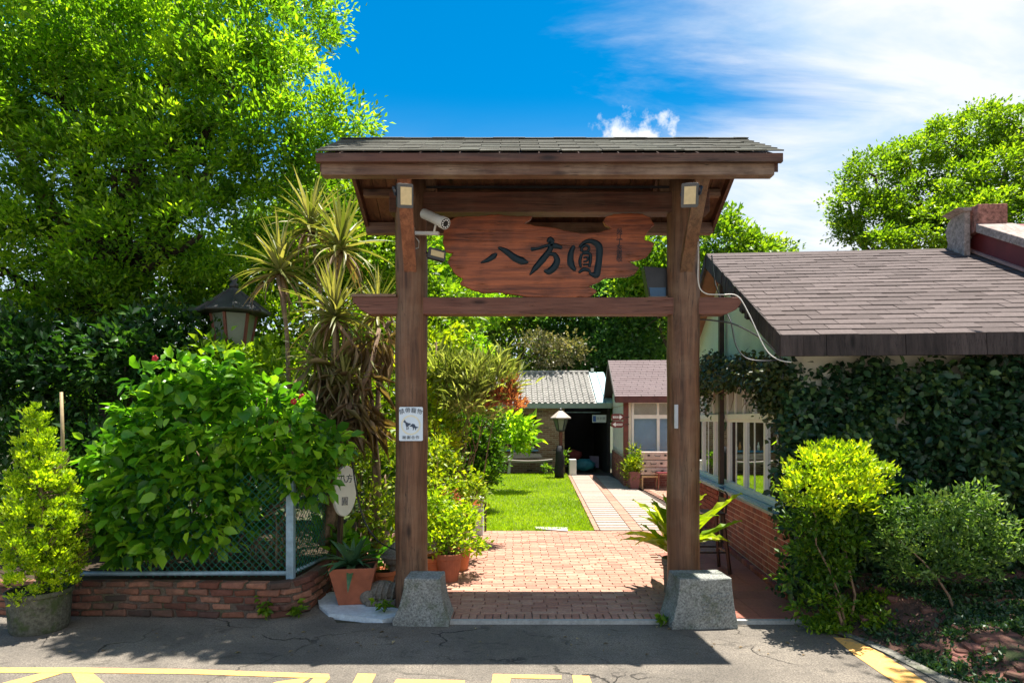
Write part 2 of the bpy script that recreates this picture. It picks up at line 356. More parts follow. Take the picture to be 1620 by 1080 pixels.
def m_paint():
    m, nt, b, _ = newmat('yellow_road_paint'); v = texco(nt, world=True)
    c = mixc(nt, ramp(nt, noise(nt, v, 60, 5, .75), [(.36, .8), (.5, 0)]), (.82, .42, .10), (.34, .25, .15))
    c = mixc(nt, ramp(nt, noise(nt, v, 5, 4, .7), [(.58, 0), (.68, .7)]), c, (.28, .20, .12))
    nt.links.new(c, b.inputs['Base Color']); b.inputs['Roughness'].default_value = .8; bump(nt, b, noise(nt, v, 140, 3), .3, .003); return m
paint = m_paint()
marks = [[(0, 1056), (130, 1056), (300, 1058.5), (520, 1066), (522, 1072.5), (480, 1072), (300, 1066), (120, 1064), (0, 1064)],
         [(66, 1064.3), (100, 1064.3), (10, 1092), (-40, 1092)], [(113, 1064.4), (148, 1065.2), (178, 1092), (128, 1092)],
         [(496, 1072.6), (522, 1073), (500, 1092), (478, 1092)], [(440, 1078), (478, 1072.8), (490, 1073), (470, 1085), (420, 1092), (400, 1090)],
         [(566, 1065), (595, 1066), (582, 1092), (552, 1092)], [(628, 1074), (735, 1076), (735, 1083), (622, 1082)],
         [(780, 1066), (888, 1068), (888, 1074), (808, 1072.5), (804, 1092), (776, 1092)],
         [(905, 1068), (932, 1069), (940, 1092), (910, 1092)],
         [(1318, 1008), (1345, 1010), (1395, 1033), (1452, 1070), (1520, 1122), (1478, 1122), (1410, 1076), (1352, 1036)]]
for q in marks:
    mm = MB(); pts = [G(*p) for p in q]; mm.add([(p.x, p.y, .004) for p in pts], [tuple(range(len(pts)))])
    mm.build('road_marking', paint, road)

# kerb stones between road and paving, white at the left
pav_y0 = 5.60
kb = MB(); kb.box(-.55, 2.62, 5.535, 5.585, -.02, .034); o = kb.build('kerb', concrete); tag(o, kind='structure')
ap = MB()
apoly = [G(505, 962), G(520, 975), G(560, 979), G(605, 985), G(640, 975), G(640, 940), G(500, 940)]
ap.prism([(p.x, p.y) for p in apoly], lambda u, v, d: (u, v, d), -.02, .03); o = ap.build('cement_apron', whitecement); tag(o, kind='structure')

mortar = m_rock('mortar', (.20, .15, .12), 60, .95, .3)
PAVX0, PAVX1 = -1.45, 1.92
pvm = MB(); pvm.add([(-.72, pav_y0-.01, .022), (PAVX1, pav_y0-.01, .022), (PAVX1, 10, .022), (-3.2, 10, .022), (-3.2, 6.95, .022), (-1.7, 6.95, .022), (-1.7, 6.3, .022), (-.72, 6.3, .022)], [tuple(range(8))]); pav = pvm.build('brick_paving', mortar); tag(pav, kind='structure')
pavcols = [(.34, .16, .115), (.44, .23, .165), (.50, .29, .205), (.40, .20, .14), (.54, .34, .245)]
paver_m = m_brick('paver', pavcols, .8, (.20, .13, .09), .55)
soldiers = bevbox('paver', .062, .115, .03, paver_m, .004)
x = -.56
while x < PAVX1-.02:
    piece('paver', soldiers, pav, (x, pav_y0+.055, .024+random.uniform(-.001, .0015)), (0, 0, random.uniform(-.02, .02))); x += .0705
pb = bevbox('paver', .224, .064, .03, paver_m, .003); npc = 0; stuff = MB(); row = 0
yy = pav_y0+.155
paver_stuff_m = None
while yy < 9.93:
    xx = (PAVX0-1.2 if yy > 6.6 else -.72)+(.117 if row % 2 else 0)+.1+random.uniform(-.02, .02)
    while xx < (PAVX1-.08 if yy < 8.25 else 3.4):
        if npc < 245:
            piece('paver', pb, pav, (xx, yy, .024+random.uniform(-.0015, .002)), (random.uniform(-.01, .01), 0, random.uniform(-.012, .012))); npc += 1
        else:
            z1 = .039+random.uniform(-.0015, .002); stuff.box(xx-.112, xx+.112, yy-.032, yy+.032, .01, z1)
        xx += .2335
    yy += .0715; row += 1
def m_brick_stuff(name, cols, size, world=True):   # colour per brick through white noise on the island
    m, nt, b, _ = newmat(name); gi = nt.nodes.new('ShaderNodeNewGeometry'); v = texco(nt, world=world)
    c = ramp(nt, gi.outputs['Random Per Island'], [(i/max(1, len(cols)-1), x) for i, x in enumerate(cols)])
    c = mixc(nt, ramp(nt, noise(nt, v, 28, 5, .65), [(.35, .35), (.65, 0)]), c, tuple(x*.45 for x in cols[0]))
    nt.links.new(c, b.inputs['Base Color']); b.inputs['Roughness'].default_value = .85; b.inputs['Specular IOR Level'].default_value = .25
    bump(nt, b, noise(nt, v, 70, 4, .6), .3, .004); return m
pst = m_brick_stuff('paver_far', pavcols, 0)
o = stuff.build('paver', pst, pav); tag(o, kind='stuff')

# tiled walkway along the cafe wall
TH = R(-4.8); ct, st = math.cos(TH), math.sin(TH)
tile_m = m_brick('red_floor_tile', [(.36, .13, .09), (.44, .17, .12), (.40, .15, .105)], .6, (.10, .05, .04), .4)
walk = grid('tiled_walkway', PAVX1, 4.6, pav_y0-.01, 9.99, .020, mortar); tag(walk, kind='structure')
tb = bevbox('floor_tile', .296, .296, .02, tile_m, .002)
for j in range(9):
    for i in range(9):
        x = PAVX1+.15+i*.3; y = pav_y0+.15+j*.3
        if x > 2.72+.084*(y-6.15)+.25: continue
        piece('floor_tile', tb, walk, (x, y, .028), (0, 0, 0))

# garden path strips beyond the paving
gp = grid('garden_path', 1.25, 6.5, 10.0, 21.2, .0, m_rock('path_bed', (.07, .05, .04), 60, .95, .3)); tag(gp, kind='structure')
slab_m = m_brick('path_slab', [(.36, .29, .24), (.46, .38, .31), (.41, .33, .28)], .85, (.30, .22, .17), .3)
sA = bevbox('path_slab', 1, .19, .03, slab_m, .004)
yy = 10.12; k = 0
while yy < 19.6:
    t = (yy-10)/9.2
    bow = .22*math.sin(min(1, t)*PI)*.6
    xl = 1.40+.42*t; xm = 1.88+.50*t-bow*.0; xm2 = xm+.20; xr = 2.95-.10*t+.25*math.sin(t*2.4)
    piece('path_slab', sA, gp, ((xl+xm)/2, yy, .022), (0, 0, random.uniform(-.01, .01)), (xm-xl, 1, 1))
    piece('path_slab', sA, gp, ((xm2+xr)/2, yy, .022), (0, 0, random.uniform(-.01, .01)), (xr-xm2, 1, 1))
    yy += .262
band_m = MB()
for j in range(140):
    y = 10.05+j*.072; t = (y-10)/9.2
    if y > 19.8: break
    xm = 1.88+.50*t; band_m.box(xm+.012, xm+.188, y-.032, y+.032, .012, .036)
    xr = 2.95-.10*t+.25*math.sin(t*2.4); band_m.box(1.31+.42*t, 1.385+.42*t, y-.032, y+.032, .012, .04)
for j in range(60):
    y = 10.08+j*.115
    for i in range(20):
        x = 3.05+i*.232+(.11 if j % 2 else 0)
        t = (y-10)/9.2; xr = 2.95-.10*t+.25*math.sin(t*2.4)
        if x-.1 < xr+.14: continue
        if y < 16.3: band_m.box(x-.11, x+.11, y-.052, y+.052, .012, .033)
o = band_m.build('paver', pst, gp); tag(o, kind='stuff')

# lawn
lawn_m = m_plain('lawn_soil', (.07, .10, .02), 1, 0, .3, 3, .2)
LX = lambda y: 1.29+.42*(y-10)/9.2
lw = MB(); lw.add([(-3.5, 9.97, .025), (LX(9.97)-.01, 9.97, .025), (LX(20.3), 20.3, .03), (-3.5, 20.3, .03)], [(0, 1, 2, 3)])
o = lw.build('lawn_bed', lawn_m); tag(o, kind='structure')

def mesh_np(name, V, Fc, mat, tint=None, smooth=False):
    me = bpy.data.meshes.new(name); nv = len(V); nf = len(Fc); k = Fc.shape[1]
    me.vertices.add(nv); me.vertices.foreach_set('co', V.astype(np.float32).ravel())
    me.loops.add(nf*k); me.loops.foreach_set('vertex_index', Fc.astype(np.int32).ravel())
    me.polygons.add(nf); me.polygons.foreach_set('loop_start', np.arange(0, nf*k, k, dtype=np.int32))
    try: me.polygons.foreach_set('loop_total', np.full(nf, k, dtype=np.int32))
    except Exception: pass
    me.update(calc_edges=True)
    if tint is not None:
        at = me.attributes.new('tint', 'FLOAT', 'POINT'); at.data.foreach_set('value', tint.astype(np.float32))
    me.materials.append(mat); me.validate(); return me
def off_of(parent):
    off = Vector((0, 0, 0)); o = parent
    while o is not None: off += o.location; o = o.parent
    return np.array(off)
def norm(a): return a/(np.linalg.norm(a, axis=1, keepdims=True)+1e-9)
def leaf_mesh(name, Pp, D, L, wr, mat, tint, up=None, fold=.12, droop=.1, parent=None, jit=.6, hexa=False):
    n = len(Pp); D = norm(D)
    if up is None: up = np.tile([0, 0, 1.0], (n, 1))
    up = up+rng.normal(0, jit, (n, 3)); S = norm(np.cross(D, up)); U = np.cross(S, D)
    L = L[:, None]; Wd = L*wr
    if hexa:
        V = np.stack([Pp, Pp+D*L*.25+S*Wd*.8+U*L*fold*.8, Pp+D*L*.62+S*Wd*.88+U*L*fold*.7, Pp+D*L-U*L*droop, Pp+D*L*.62-S*Wd*.88+U*L*fold*.7, Pp+D*L*.25-S*Wd*.8+U*L*fold*.8, Pp+D*L*.45], 1).reshape(-1, 3)
        if parent is not None: V = V-off_of(parent)
        b = np.arange(n)*7; Fc = np.stack([np.stack([b+6, b+k, b+(k+1) % 6], 1) for k in range(6)], 1).reshape(-1, 3)
        me = mesh_np(name, V, Fc, mat, np.repeat(np.clip(tint, 0, 1), 7)); me.polygons.foreach_set('use_smooth', [True]*len(me.polygons))
        o = bpy.data.objects.new(name, me); C.objects.link(o)
        if parent is not None: o.parent = parent
        return o
    v0 = Pp; v1 = Pp+D*L*.42+S*Wd+U*L*fold; v2 = Pp+D*L-U*L*droop; v3 = Pp+D*L*.42-S*Wd+U*L*fold
    V = np.stack([v0, v1, v2, v3], 1).reshape(-1, 3)
    if parent is not None: V = V-off_of(parent)
    b = np.arange(n)*4; Fc = np.stack([np.stack([b, b+1, b+2], 1), np.stack([b, b+2, b+3], 1)], 1).reshape(-1, 3)
    me = mesh_np(name, V, Fc, mat, np.repeat(np.clip(tint, 0, 1), 4))
    o = bpy.data.objects.new(name, me); C.objects.link(o)
    if parent is not None: o.parent = parent
    return o
def sphere_dirs(n):
    return norm(rng.normal(0, 1, (n, 3)))
def crown(name, lobes, mat, parent, leaf=.09, wr=.2, dens=26, per=26, cr=.22, shell=.55, upb=.25, tvar=.22, tb=.45, droop=.1, skip=True, fl=1.0, hexa=False):
    """lobes: (x,y,z,r[,squash]); clumps of leaves on and inside each lobe's shell"""
    Ps = []; Ds = []; Ts = []
    LB = [(np.array(l[:3], float), l[3], l[4] if len(l) > 4 else .8) for l in lobes]
    for c, r, sq in LB:
        n = max(4, int(dens*r*r)); d = sphere_dirs(n); rad = r*(shell+(1-shell)*rng.random(n)**.6)*(1+rng.normal(0, .06, n))
        cc = c+d*rad[:, None]*np.array([1, 1, sq])
        for q in range(n):
            if skip:
                ins = False
                for c2, r2, sq2 in LB:
                    if c2 is c: continue
                    if np.linalg.norm((cc[q]-c2)/np.array([1, 1, sq2])) < r2*.55: ins = True; break
                if ins: continue
            m = int(per*rng.uniform(.6, 1.4)); crr = cr*rng.uniform(.6, 1.35)
            o = rng.normal(0, 1, (m, 3))*np.array([1, 1, .7])*crr*.55
            Ps.append(cc[q]+o); dd = norm(o+d[q]*crr*.6)*.8+rng.normal(0, .45, (m, 3))+np.array([0, 0, upb]); Ds.append(dd)
            Ts.append(np.full(m, tb+rng.normal(0, tvar*.6))+rng.normal(0, tvar*.6, m))
    Pp = np.concatenate(Ps); D = np.concatenate(Ds); T = np.concatenate(Ts)
    L = leaf*rng.uniform(.65, 1.25, len(Pp))
    o = leaf_mesh(name, Pp, D, L, wr, mat, T, parent=parent, droop=droop, hexa=hexa); return tag(o, kind='stuff') if len(Pp) > 0 else o
def limb(mb, a, b, r0, r1, wig=.1, n=6, seg=6):
    a = Vector(a); b = Vector(b); L = (b-a).length; pts = []; rs = []
    wv = Vector((random.gauss(0, 1), random.gauss(0, 1), random.gauss(0, .5)))*wig*L
    for i in range(seg+1):
        t = i/seg; p = a.lerp(b, t)+wv*math.sin(t*PI)*.5+Vector((random.gauss(0, 1), random.gauss(0, 1), random.gauss(0, .4)))*wig*L*.12*(0 < t < 1)
        pts.append(p); rs.append(r0+(r1-r0)*t)
    mb.tube(pts, rs, n); return pts
def tree(name, label, cat, base, fork_z, lobes, mat, tr=.2, bmat=None, group=None, limbs=None, lean=(0, 0), **kw):
    t = thing(name, label, cat, base, 0, group); bmat = bmat or bark
    fk = Vector((base[0]+lean[0], base[1]+lean[1], fork_z))
    mb = MB(); limb(mb, (base[0], base[1], -.05), fk, tr, tr*.7, .05, 10); mb.build('trunk', bmat, t, smooth=True)
    ls = sorted([l for l in lobes if l[1] > base[1]-1.1] or lobes, key=lambda l: -l[3])[:(limbs if limbs is not None else 8)]
    for l in ls:
        mb = MB(); e = Vector(l[:3]); pts = limb(mb, fk, e, tr*.5, tr*.12, .14, 7, 7)
        for _ in range(5):
            s = pts[random.randint(3, 7)]; dv = Vector((random.gauss(0, 1), random.gauss(0, 1), random.gauss(.2, .7))).normalized()*l[3]*.8
            limb(mb, s, s+dv, tr*.14, tr*.03, .15, 4, 4)
        mb.build('branch', bmat, t, smooth=True)
    crown('crown', lobes, mat, t, **kw); return t

# leaf materials
lf_big = m_leaf('leaf_bright', (.035, .105, .008), (.11, .23, .012), (.32, .46, .025), .5, tl=2.3)
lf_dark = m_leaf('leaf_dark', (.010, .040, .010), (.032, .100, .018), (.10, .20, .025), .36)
lf_mid = m_leaf('leaf_mid', (.03, .085, .008), (.095, .19, .012), (.27, .38, .022), .45, tl=2.0)
lf_far = m_leaf('leaf_far', (.035, .08, .016), (.11, .19, .022), (.28, .37, .05), .45, tl=2)
lf_lime = m_leaf('leaf_lime', (.05, .10, .006), (.19, .28, .010), (.48, .50, .02), .42, tl=2)
lf_yel = m_leaf('leaf_yellow', (.06, .14, .006), (.28, .42, .012), (.66, .68, .02), .42, tl=1.8)
lf_conif = m_leaf('leaf_conifer', (.05, .12, .006), (.24, .38, .008), (.52, .64, .02), .35, tl=2)
lf_red = m_leaf('leaf_reddish', (.28, .08, .05), (.52, .17, .10), (.70, .38, .24), .35)
lf_dry = m_leaf('leaf_dry', (.10, .06, .03), (.26, .17, .09), (.42, .32, .18), .3)
lf_ivy = m_leaf('leaf_ivy', (.012, .040, .018), (.034, .088, .032), (.12, .19, .045), .25, .38)
lf_grass = m_leaf('grass_blade', (.22, .36, .004), (.36, .53, .008), (.55, .68, .03), .4, spec=.2)
lf_fine = m_leaf('leaf_feathery', (.16, .20, .05), (.36, .42, .15), (.62, .62, .34), .4)

# grass on the lawn
ng = 60000
yy = 9.98+10.3*rng.random(ng)**1.25; xx = -2.2+(1.29+.42*(yy-10)/9.2+2.2)*rng.random(ng)
tn = .5+rng.normal(0, .2, ng)+.24*np.sin(xx*2.1+np.sin(yy*1.3))*np.cos(yy*1.7)
o = leaf_mesh('grass', np.stack([xx, yy, np.full(ng, .025)], 1), np.stack([rng.normal(0, .45, ng), rng.normal(0, .45, ng), np.ones(ng)], 1), .045*rng.uniform(.6, 1.5, ng), .10, lf_grass, tn, up=np.stack([rng.normal(0, 1, ng), rng.normal(0, 1, ng), np.zeros(ng)], 1), fold=0, droop=.2)
o['label'] = 'short lime green lawn grass between the paving and the back building'; tag(o, kind='stuff')
# stepping slabs showing in the lawn
for q in (((848, 836), (898, 840), (898, 834), (846, 833)),):
    mm = MB(); pts = [G(*p, z=.05) for p in q]; mm.prism([(p.x, p.y) for p in pts], lambda u, v, d: (u, v, d), .02, .056)
    tag(mm.build('stepping_stone', concrete), 'flat pale slab sunk in the near edge of the lawn', 'stepping stone')

# ------------------------------------------------------------------ the wooden gate
GY = 6.0
gate = thing('wooden_gate', 'brown timber gateway on two round posts with a small shingled roof', 'gate', (.33, GY, 0))
PXL, PXR = -.954, 1.626
for px in (PXL, PXR):
    mb = MB(); pts = []; rr = []
    for i in range(16):
        z = -.05+4.13*i/15; pts.append((px+.004*math.sin(i*1.3), GY+.003*math.cos(i*2.1), z)); rr.append(.152+.003*math.sin(i*2.2)-.002*i/15)
    mb.tube(pts, rr, 28); mb.build('post', wood_z, gate, smooth=False).data.polygons.foreach_set('use_smooth', [True]*(15*28)+[False]*2)
YF, YB, ZR, ZE = 5.136, 6.90, 4.44, 3.965
XL, XR = -1.592, 2.198
# lower crossbeam with shaped ends: one through beam in three visible lengths
def beam_profile(x0, x1, z0, z1, y0, y1, cl=False, cr=False, rl=.1):
    poly = []
    if cl: poly += [(x0, z1), (x0, z1-.05), (x0+.03, z1-.065), (x0+.06, z0+.05), (x0+.16, z0)]
    else: poly += [(x0, z1), (x0, z0)]
    if cr: poly += [(x1-.16, z0), (x1-.05, z0+.045), (x1, z1-.045), (x1-.005, z1)]
    else: poly += [(x1, z0), (x1, z1)]
    mb = MB(); mb.prism(poly, lambda u, v, d: (u, d, v), y0, y1); return mb
beam_profile(-1.49, 2.15, 2.775, 2.935, GY-.09, GY+.05, True, True).build('crossbeam', wood_red, gate, bevel=.006)
MB().box(-1.5, PXL-.13, GY-.10, GY+.06, 2.937, 2.965).build('beam_cap', wood_x, gate, bevel=.004)
beam_profile(-1.15, 1.85, 3.735, 3.925, GY-.08, GY+.08).build('top_beam', m_wood('wood_top_beam', (.045, .018, .012), (.13, .05, .03), 'X', wamt=.15), gate, bevel=.006)
MB().box(-1.50, 2.10, GY-.055, GY+.055, 4.14, 4.30).build('ridge_beam', wood_x, gate, bevel=.006)
MB().box(-.80, 1.47, GY-.10, GY-.075, 3.955, 3.972).build('conduit', met_dark, gate)
for px in (PXL, PXR, -.78, 1.44):
    MB().box(px-.05, px+.05, GY-.05, GY+.05, 3.927, 4.139).build('strut', wood_z, gate, bevel=.004)
# eaves beams and fascias
MB().box(-1.56, 2.146, 5.165, 5.26, 3.79, 3.915).build('eaves_beam', wood_x, gate, bevel=.005)
MB().box(XL, XR, 5.12, 5.163, 3.88, 3.952).build('fascia', m_wood('wood_fascia', (.055, .024, .016), (.13, .055, .035), 'X', wamt=.2), gate, bevel=.004)
MB().box(-1.56, 2.146, 6.76, 6.85, 3.78, 3.90).build('eaves_beam', wood_x, gate, bevel=.005)
MB().box(XL, XR, 6.873, 6.916, 3.83, 3.945).build('fascia', wood_x, gate, bevel=.004)
# soffit planks, one by one
def slope_z(y): return ZR-.03-(abs(y-GY))*(ZR-ZE)/(GY-YF)
npk = 27; pw = (XR-XL-.10)/npk
for side in (0, 1):
    y0, y1 = (GY, YF+.03) if side == 0 else (GY, YB-.03)
    for i in range(npk):
        xa = XL+.05+i*pw+.003; xb = xa+pw-.006
        mb = MB(); t = .02
        mb.hexa([(xa, y0, slope_z(y0)-.02-t), (xb, y0, slope_z(y0)-.02-t), (xb, y1, slope_z(y1)-.02-t), (xa, y1, slope_z(y1)-.02-t),
                 (xa, y0, slope_z(y0)-.02), (xb, y0, slope_z(y0)-.02), (xb, y1, slope_z(y1)-.02), (xa, y1, slope_z(y1)-.02)])
        mb.build('plank', wood_plank, gate)
mb = MB()
for y0, y1 in ((GY, YF), (GY, YB)):
    mb.hexa([(XL+.02, y0, slope_z(y0)-.015), (XR-.02, y0, slope_z(y0)-.015), (XR-.02, y1, slope_z(y1)-.015), (XL+.02, y1, slope_z(y1)-.015),
             (XL+.02, y0, slope_z(y0)+.004), (XR-.02, y0, slope_z(y0)+.004), (XR-.02, y1, slope_z(y1)+.004), (XL+.02, y1, slope_z(y1)+.004)])
mb.build('roof_deck', wood_y, gate)
# purlins, rafters and barge boards
for y in (6.42,):
    MB().box(XL+.09, XR-.09, y-.035, y+.035, slope_z(y)-.13, slope_z(y)-.06).build('purlin', wood_x, gate, bevel=.003)
MB().box(XL+.09, XR-.09, 5.56, 5.63, slope_z(5.55)-.15, slope_z(5.55)-.09).build('purlin', wood_x, gate, bevel=.003)
for xe in (XL+.02, XR-.06):
    for y1 in (YF+.035, YB-.05):
        mb = MB(); a = slope_z(GY)-.02; b = slope_z(y1)-.02
        mb.hexa([(xe, GY, a-.15), (xe+.04, GY, a-.15), (xe+.04, y1, b-.12), (xe, y1, b-.12), (xe, GY, a+.01), (xe+.04, GY, a+.01), (xe+.04, y1, b+.01), (xe, y1, b+.01)])
        mb.build('barge_board', wood_y, gate, bevel=.003)
for x in (-.78, 1.44):
    for y1 in (YF+.14, YB-.14):
        mb = MB(); a = slope_z(GY)-.06; b = slope_z(y1)-.06
        mb.hexa([(x-.03, GY, a-.1), (x+.03, GY, a-.1), (x+.03, y1, b-.09), (x-.03, y1, b-.09), (x-.03, GY, a), (x+.03, GY, a), (x+.03, y1, b), (x-.03, y1, b)])
        mb.build('rafter', wood_y, gate, bevel=.003)
# braces from the posts up to the eaves
for px, tx, lab in ((PXL, -.90, None), (PXR, 1.59, None)):
    MB().bar((px+.01*(1 if px < 0 else -1), 5.88, 3.18), (tx, 5.25, 3.86), .115, .07, up=(0, 0, 1)).build('brace', wood_brace if px < 0 else wood_z, gate, bevel=.004)
# shingles
shing_g = m_brick('gate_shingle', [(.085, .085, .07), (.13, .13, .105), (.11, .105, .085), (.15, .145, .12)], .95, (.05, .045, .035), .5)
sl = math.hypot(GY-YF, ZR-ZE); ang = math.atan2(ZR-ZE, GY-YF)
sm = bevbox('shingle', .325, .16, .010, shing_g, .001, .003)
rows = 7; ex = (sl+.02)/rows
for r in range(rows):
    x = XL-.005+(.165 if r % 2 else 0)
    xs = []; 
    if r % 2: xs.append((XL-.005, XL+.155))
    while x < XR-.01:
        x2 = min(x+.333, XR+.008); xs.append((x, x2)); x += .333
    for a, b in xs:
        if b-a < .05: continue
        d = ex*(r+.5)-.012; y = YF+d*math.cos(ang); z = ZE+d*math.sin(ang)+.012+random.uniform(-.002, .002)
        piece('shingle', sm, gate, Vector(((a+b)/2, y, z))-gate.location, (ang-.05+random.uniform(-.01, .01), 0, random.uniform(-.004, .004)), ((b-a-.006)/.325, 1, 1))
mb = MB()
for r in range(rows):
    for i in range(12):
        a = XL+i*.316; d = ex*(r+.5); y = YB-d*math.cos(ang)*1.02; z = ZE-.02+d*math.sin(ang)+.02
        mb.box(-.155, .155, -.08, .08, -.004, .004, Matrix.Translation((a+.158, y, z)) @ Euler((-(ang-.05), 0, 0)).to_matrix().to_4x4())
tag(mb.build('shingle', shing_g, gate), kind='stuff')
mb = MB()
x = XL-.01; k = 0
while x < XR-.05:
    x2 = min(x+.3, XR+.01); mb = MB(); zt = ZR+.02+(k % 2)*.003
    mb.add([(x, GY-.11, zt-.045), (x, GY, zt+.008), (x, GY+.11, zt-.045), (x2, GY-.11, zt-.045), (x2, GY, zt+.008), (x2, GY+.11, zt-.045),
            (x, GY, zt-.06), (x2, GY, zt-.06)], [(0, 3, 4, 1), (1, 4, 5, 2), (0, 1, 6), (1, 2, 6), (3, 7, 4), (4, 7, 5), (0, 6, 7, 3), (2, 5, 7, 6)])
    mb.build('ridge_cap', shing_g, gate); x += .285; k += 1

# hanging carved signboard
def U(u, v, d): # signboard zoom coordinates -> world
    px = 700+u/4.765; py = 330+v/4.765; p = P(px, py, 5.94); return (p.x, d, p.z)
sign = thing('carved_signboard', 'live edge red brown wooden signboard with three large carved characters hanging in the gate', 'signboard', (.33, 5.94, 2.94))
outl = [(60, 92), (110, 66), (250, 62), (420, 48), (560, 62), (678, 60), (660, 92), (618, 116), (690, 132), (750, 138), (850, 150), (930, 172), (1060, 192), (1180, 182), (1268, 155), (1225, 130), (1208, 100), (1230, 66), (1290, 46), (1400, 40), (1505, 44), (1560, 72), (1596, 128), (1560, 160), (1528, 205), (1520, 240), (1560, 248), (1592, 268), (1572, 325), (1530, 372), (1470, 392), (1405, 402), (1440, 425), (1480, 450), (1450, 495), (1385, 518), (1300, 520), (1230, 526), (1170, 560), (1102, 588), (1150, 612), (1162, 634), (1110, 668), (980, 672), (820, 676), (640, 668), (540, 650), (430, 636), (290, 636), (200, 602), (130, 572), (156, 535), (92, 490), (60, 440), (38, 402), (80, 342), (24, 330), (4, 262), (14, 160)]
def jag(poly):
    out = []
    for i, (a, b) in enumerate(poly):
        c, d = poly[(i+1) % len(poly)]; out.append((a, b)); L = math.hypot(c-a, d-b); n = int(L/26)
        for k in range(1, n+1):
            t = k/(n+1); out.append((a+(c-a)*t+random.uniform(-3, 3), b+(d-b)*t+random.uniform(-3, 3)))
    return out
mb = MB(); po = jag(outl); mb.prism(po, U, 5.915, 5.965); mb.build('board', wood_board, sign, bevel=.008)
def stroke(pts, ws, mat, yf=5.914, th=.012, par=None, name='character_stroke', U=None, k=4.765):
    # smooth a polyline with widths into a raised ribbon
    P2 = []; n = len(pts)
    for i in range(n-1):
        p0 = pts[max(i-1, 0)]; p1 = pts[i]; p2 = pts[i+1]; p3 = pts[min(i+2, n-1)]
        for s in range(6):
            t = s/6; f = lambda a, b, c, d: .5*((2*b)+(-a+c)*t+(2*a-5*b+4*c-d)*t*t+(-a+3*b-3*c+d)*t**3)
            P2.append((f(p0[0], p1[0], p2[0], p3[0]), f(p0[1], p1[1], p2[1], p3[1]), ws[i]+(ws[i+1]-ws[i])*t))
    P2.append((*pts[-1], ws[-1])); mb = MB(); m = len(P2); b = 0
    vs = []
    for i, (x, y, wd) in enumerate(P2):
        x0, y0, _ = P2[max(i-1, 0)]; x1, y1, _ = P2[min(i+1, m-1)]; dx, dy = x1-x0, y1-y0; L = math.hypot(dx, dy)+1e-6; nx, ny = -dy/L, dx/L
        e = min(1, i/1.5+.35, (m-1-i)/1.5+.35); h = wd/2*e
        vs += [U(x+nx*h, y+ny*h, yf), U(x+nx*h*.45, y+ny*h*.45, yf-th), U(x-nx*h*.45, y-ny*h*.45, yf-th), U(x-nx*h, y-ny*h, yf)]
    fs = []
    for i in range(m-1):
        for k2 in range(3): a = i*4+k2; fs.append((a, a+1, a+5, a+4))
    fs += [(0, 1, 2, 3), tuple(4*(m-1)+q for q in (3, 2, 1, 0))]
    mb.add(vs, fs); return mb
CH = [('character', [([(288, 414), (340, 394), (385, 365), (410, 342)], [8, 26, 34, 12]), ([(420, 298), (480, 328), (545, 376), (600, 400), (648, 412)], [14, 34, 42, 46, 8])]),
      ('character', [([(792, 262), (812, 238), (838, 262)], [18, 34, 18]), ([(664, 312), (720, 306), (790, 284), (850, 286), (902, 302)], [26, 16, 20, 34, 20]),
                     ([(826, 258), (818, 290), (800, 330), (755, 388), (700, 452), (656, 506)], [30, 32, 34, 40, 34, 6]),
                     ([(800, 350), (842, 352), (862, 395), (842, 445), (800, 478), (764, 470)], [16, 28, 38, 42, 40, 10])]),
      ('character', [([(990, 284), (966, 345), (966, 420), (1002, 474)], [20, 34, 42, 16]),
                     ([(1026, 300), (1066, 262), (1120, 252), (1176, 290), (1178, 380), (1168, 450), (1154, 504), (1100, 490)], [10, 22, 30, 42, 38, 40, 42, 10]),
                     ([(1045, 330), (1050, 298), (1085, 284), (1102, 302), (1090, 328), (1048, 330)], [16, 16, 16, 16, 16, 12]),
                     ([(1048, 345), (1034, 400), (1042, 452)], [16, 20, 14]), ([(1050, 345), (1106, 345), (1112, 400), (1102, 448)], [14, 20, 20, 14]),
                     ([(1058, 375), (1090, 372), (1088, 398), (1058, 405)], [10, 14, 12, 10]), ([(1056, 428), (1096, 424)], [12, 14]),
                     ([(1024, 490), (1062, 462), (1098, 470), (1112, 488)], [14, 24, 20, 10])])]
for nm, strokes in CH:
    mb = MB()
    for p, ws in strokes:
        s = stroke(p, [w_*1.3 for w_ in ws], ink, U=U); mb.add(s.v, s.f)
    mb.build(nm, ink, sign, smooth=False)
def text_obj(name, body, size, mat, loc, rot, parent, extrude=.001, align='CENTER', spacing=1.0):
    cu = bpy.data.curves.new(name, 'FONT'); cu.body = body; cu.size = size; cu.extrude = extrude; cu.align_x = align; cu.align_y = 'CENTER'; cu.space_line = spacing; cu.resolution_u = 2
    t = bpy.data.objects.new('t', cu); C.objects.link(t); bpy.context.view_layer.update()
    me = bpy.data.meshes.new_from_object(t.evaluated_get(bpy.context.evaluated_depsgraph_get())); bpy.data.objects.remove(t)
    me.name = name; me.materials.clear(); me.materials.append(mat)
    o = bpy.data.objects.new(name, me); C.objects.link(o); o.rotation_euler = rot
    o.parent = parent; o.location = Vector(loc)-(Vector(off_of(parent)) if parent else Vector())
    return o
for i, chx in enumerate('吳江丁亥書敬'):
    p = U(1330, 178+i*42, 5.912); text_obj('inscription', chx, .062, ink, (p[0], 5.913, p[2]), (R(90), 0, 0), sign)

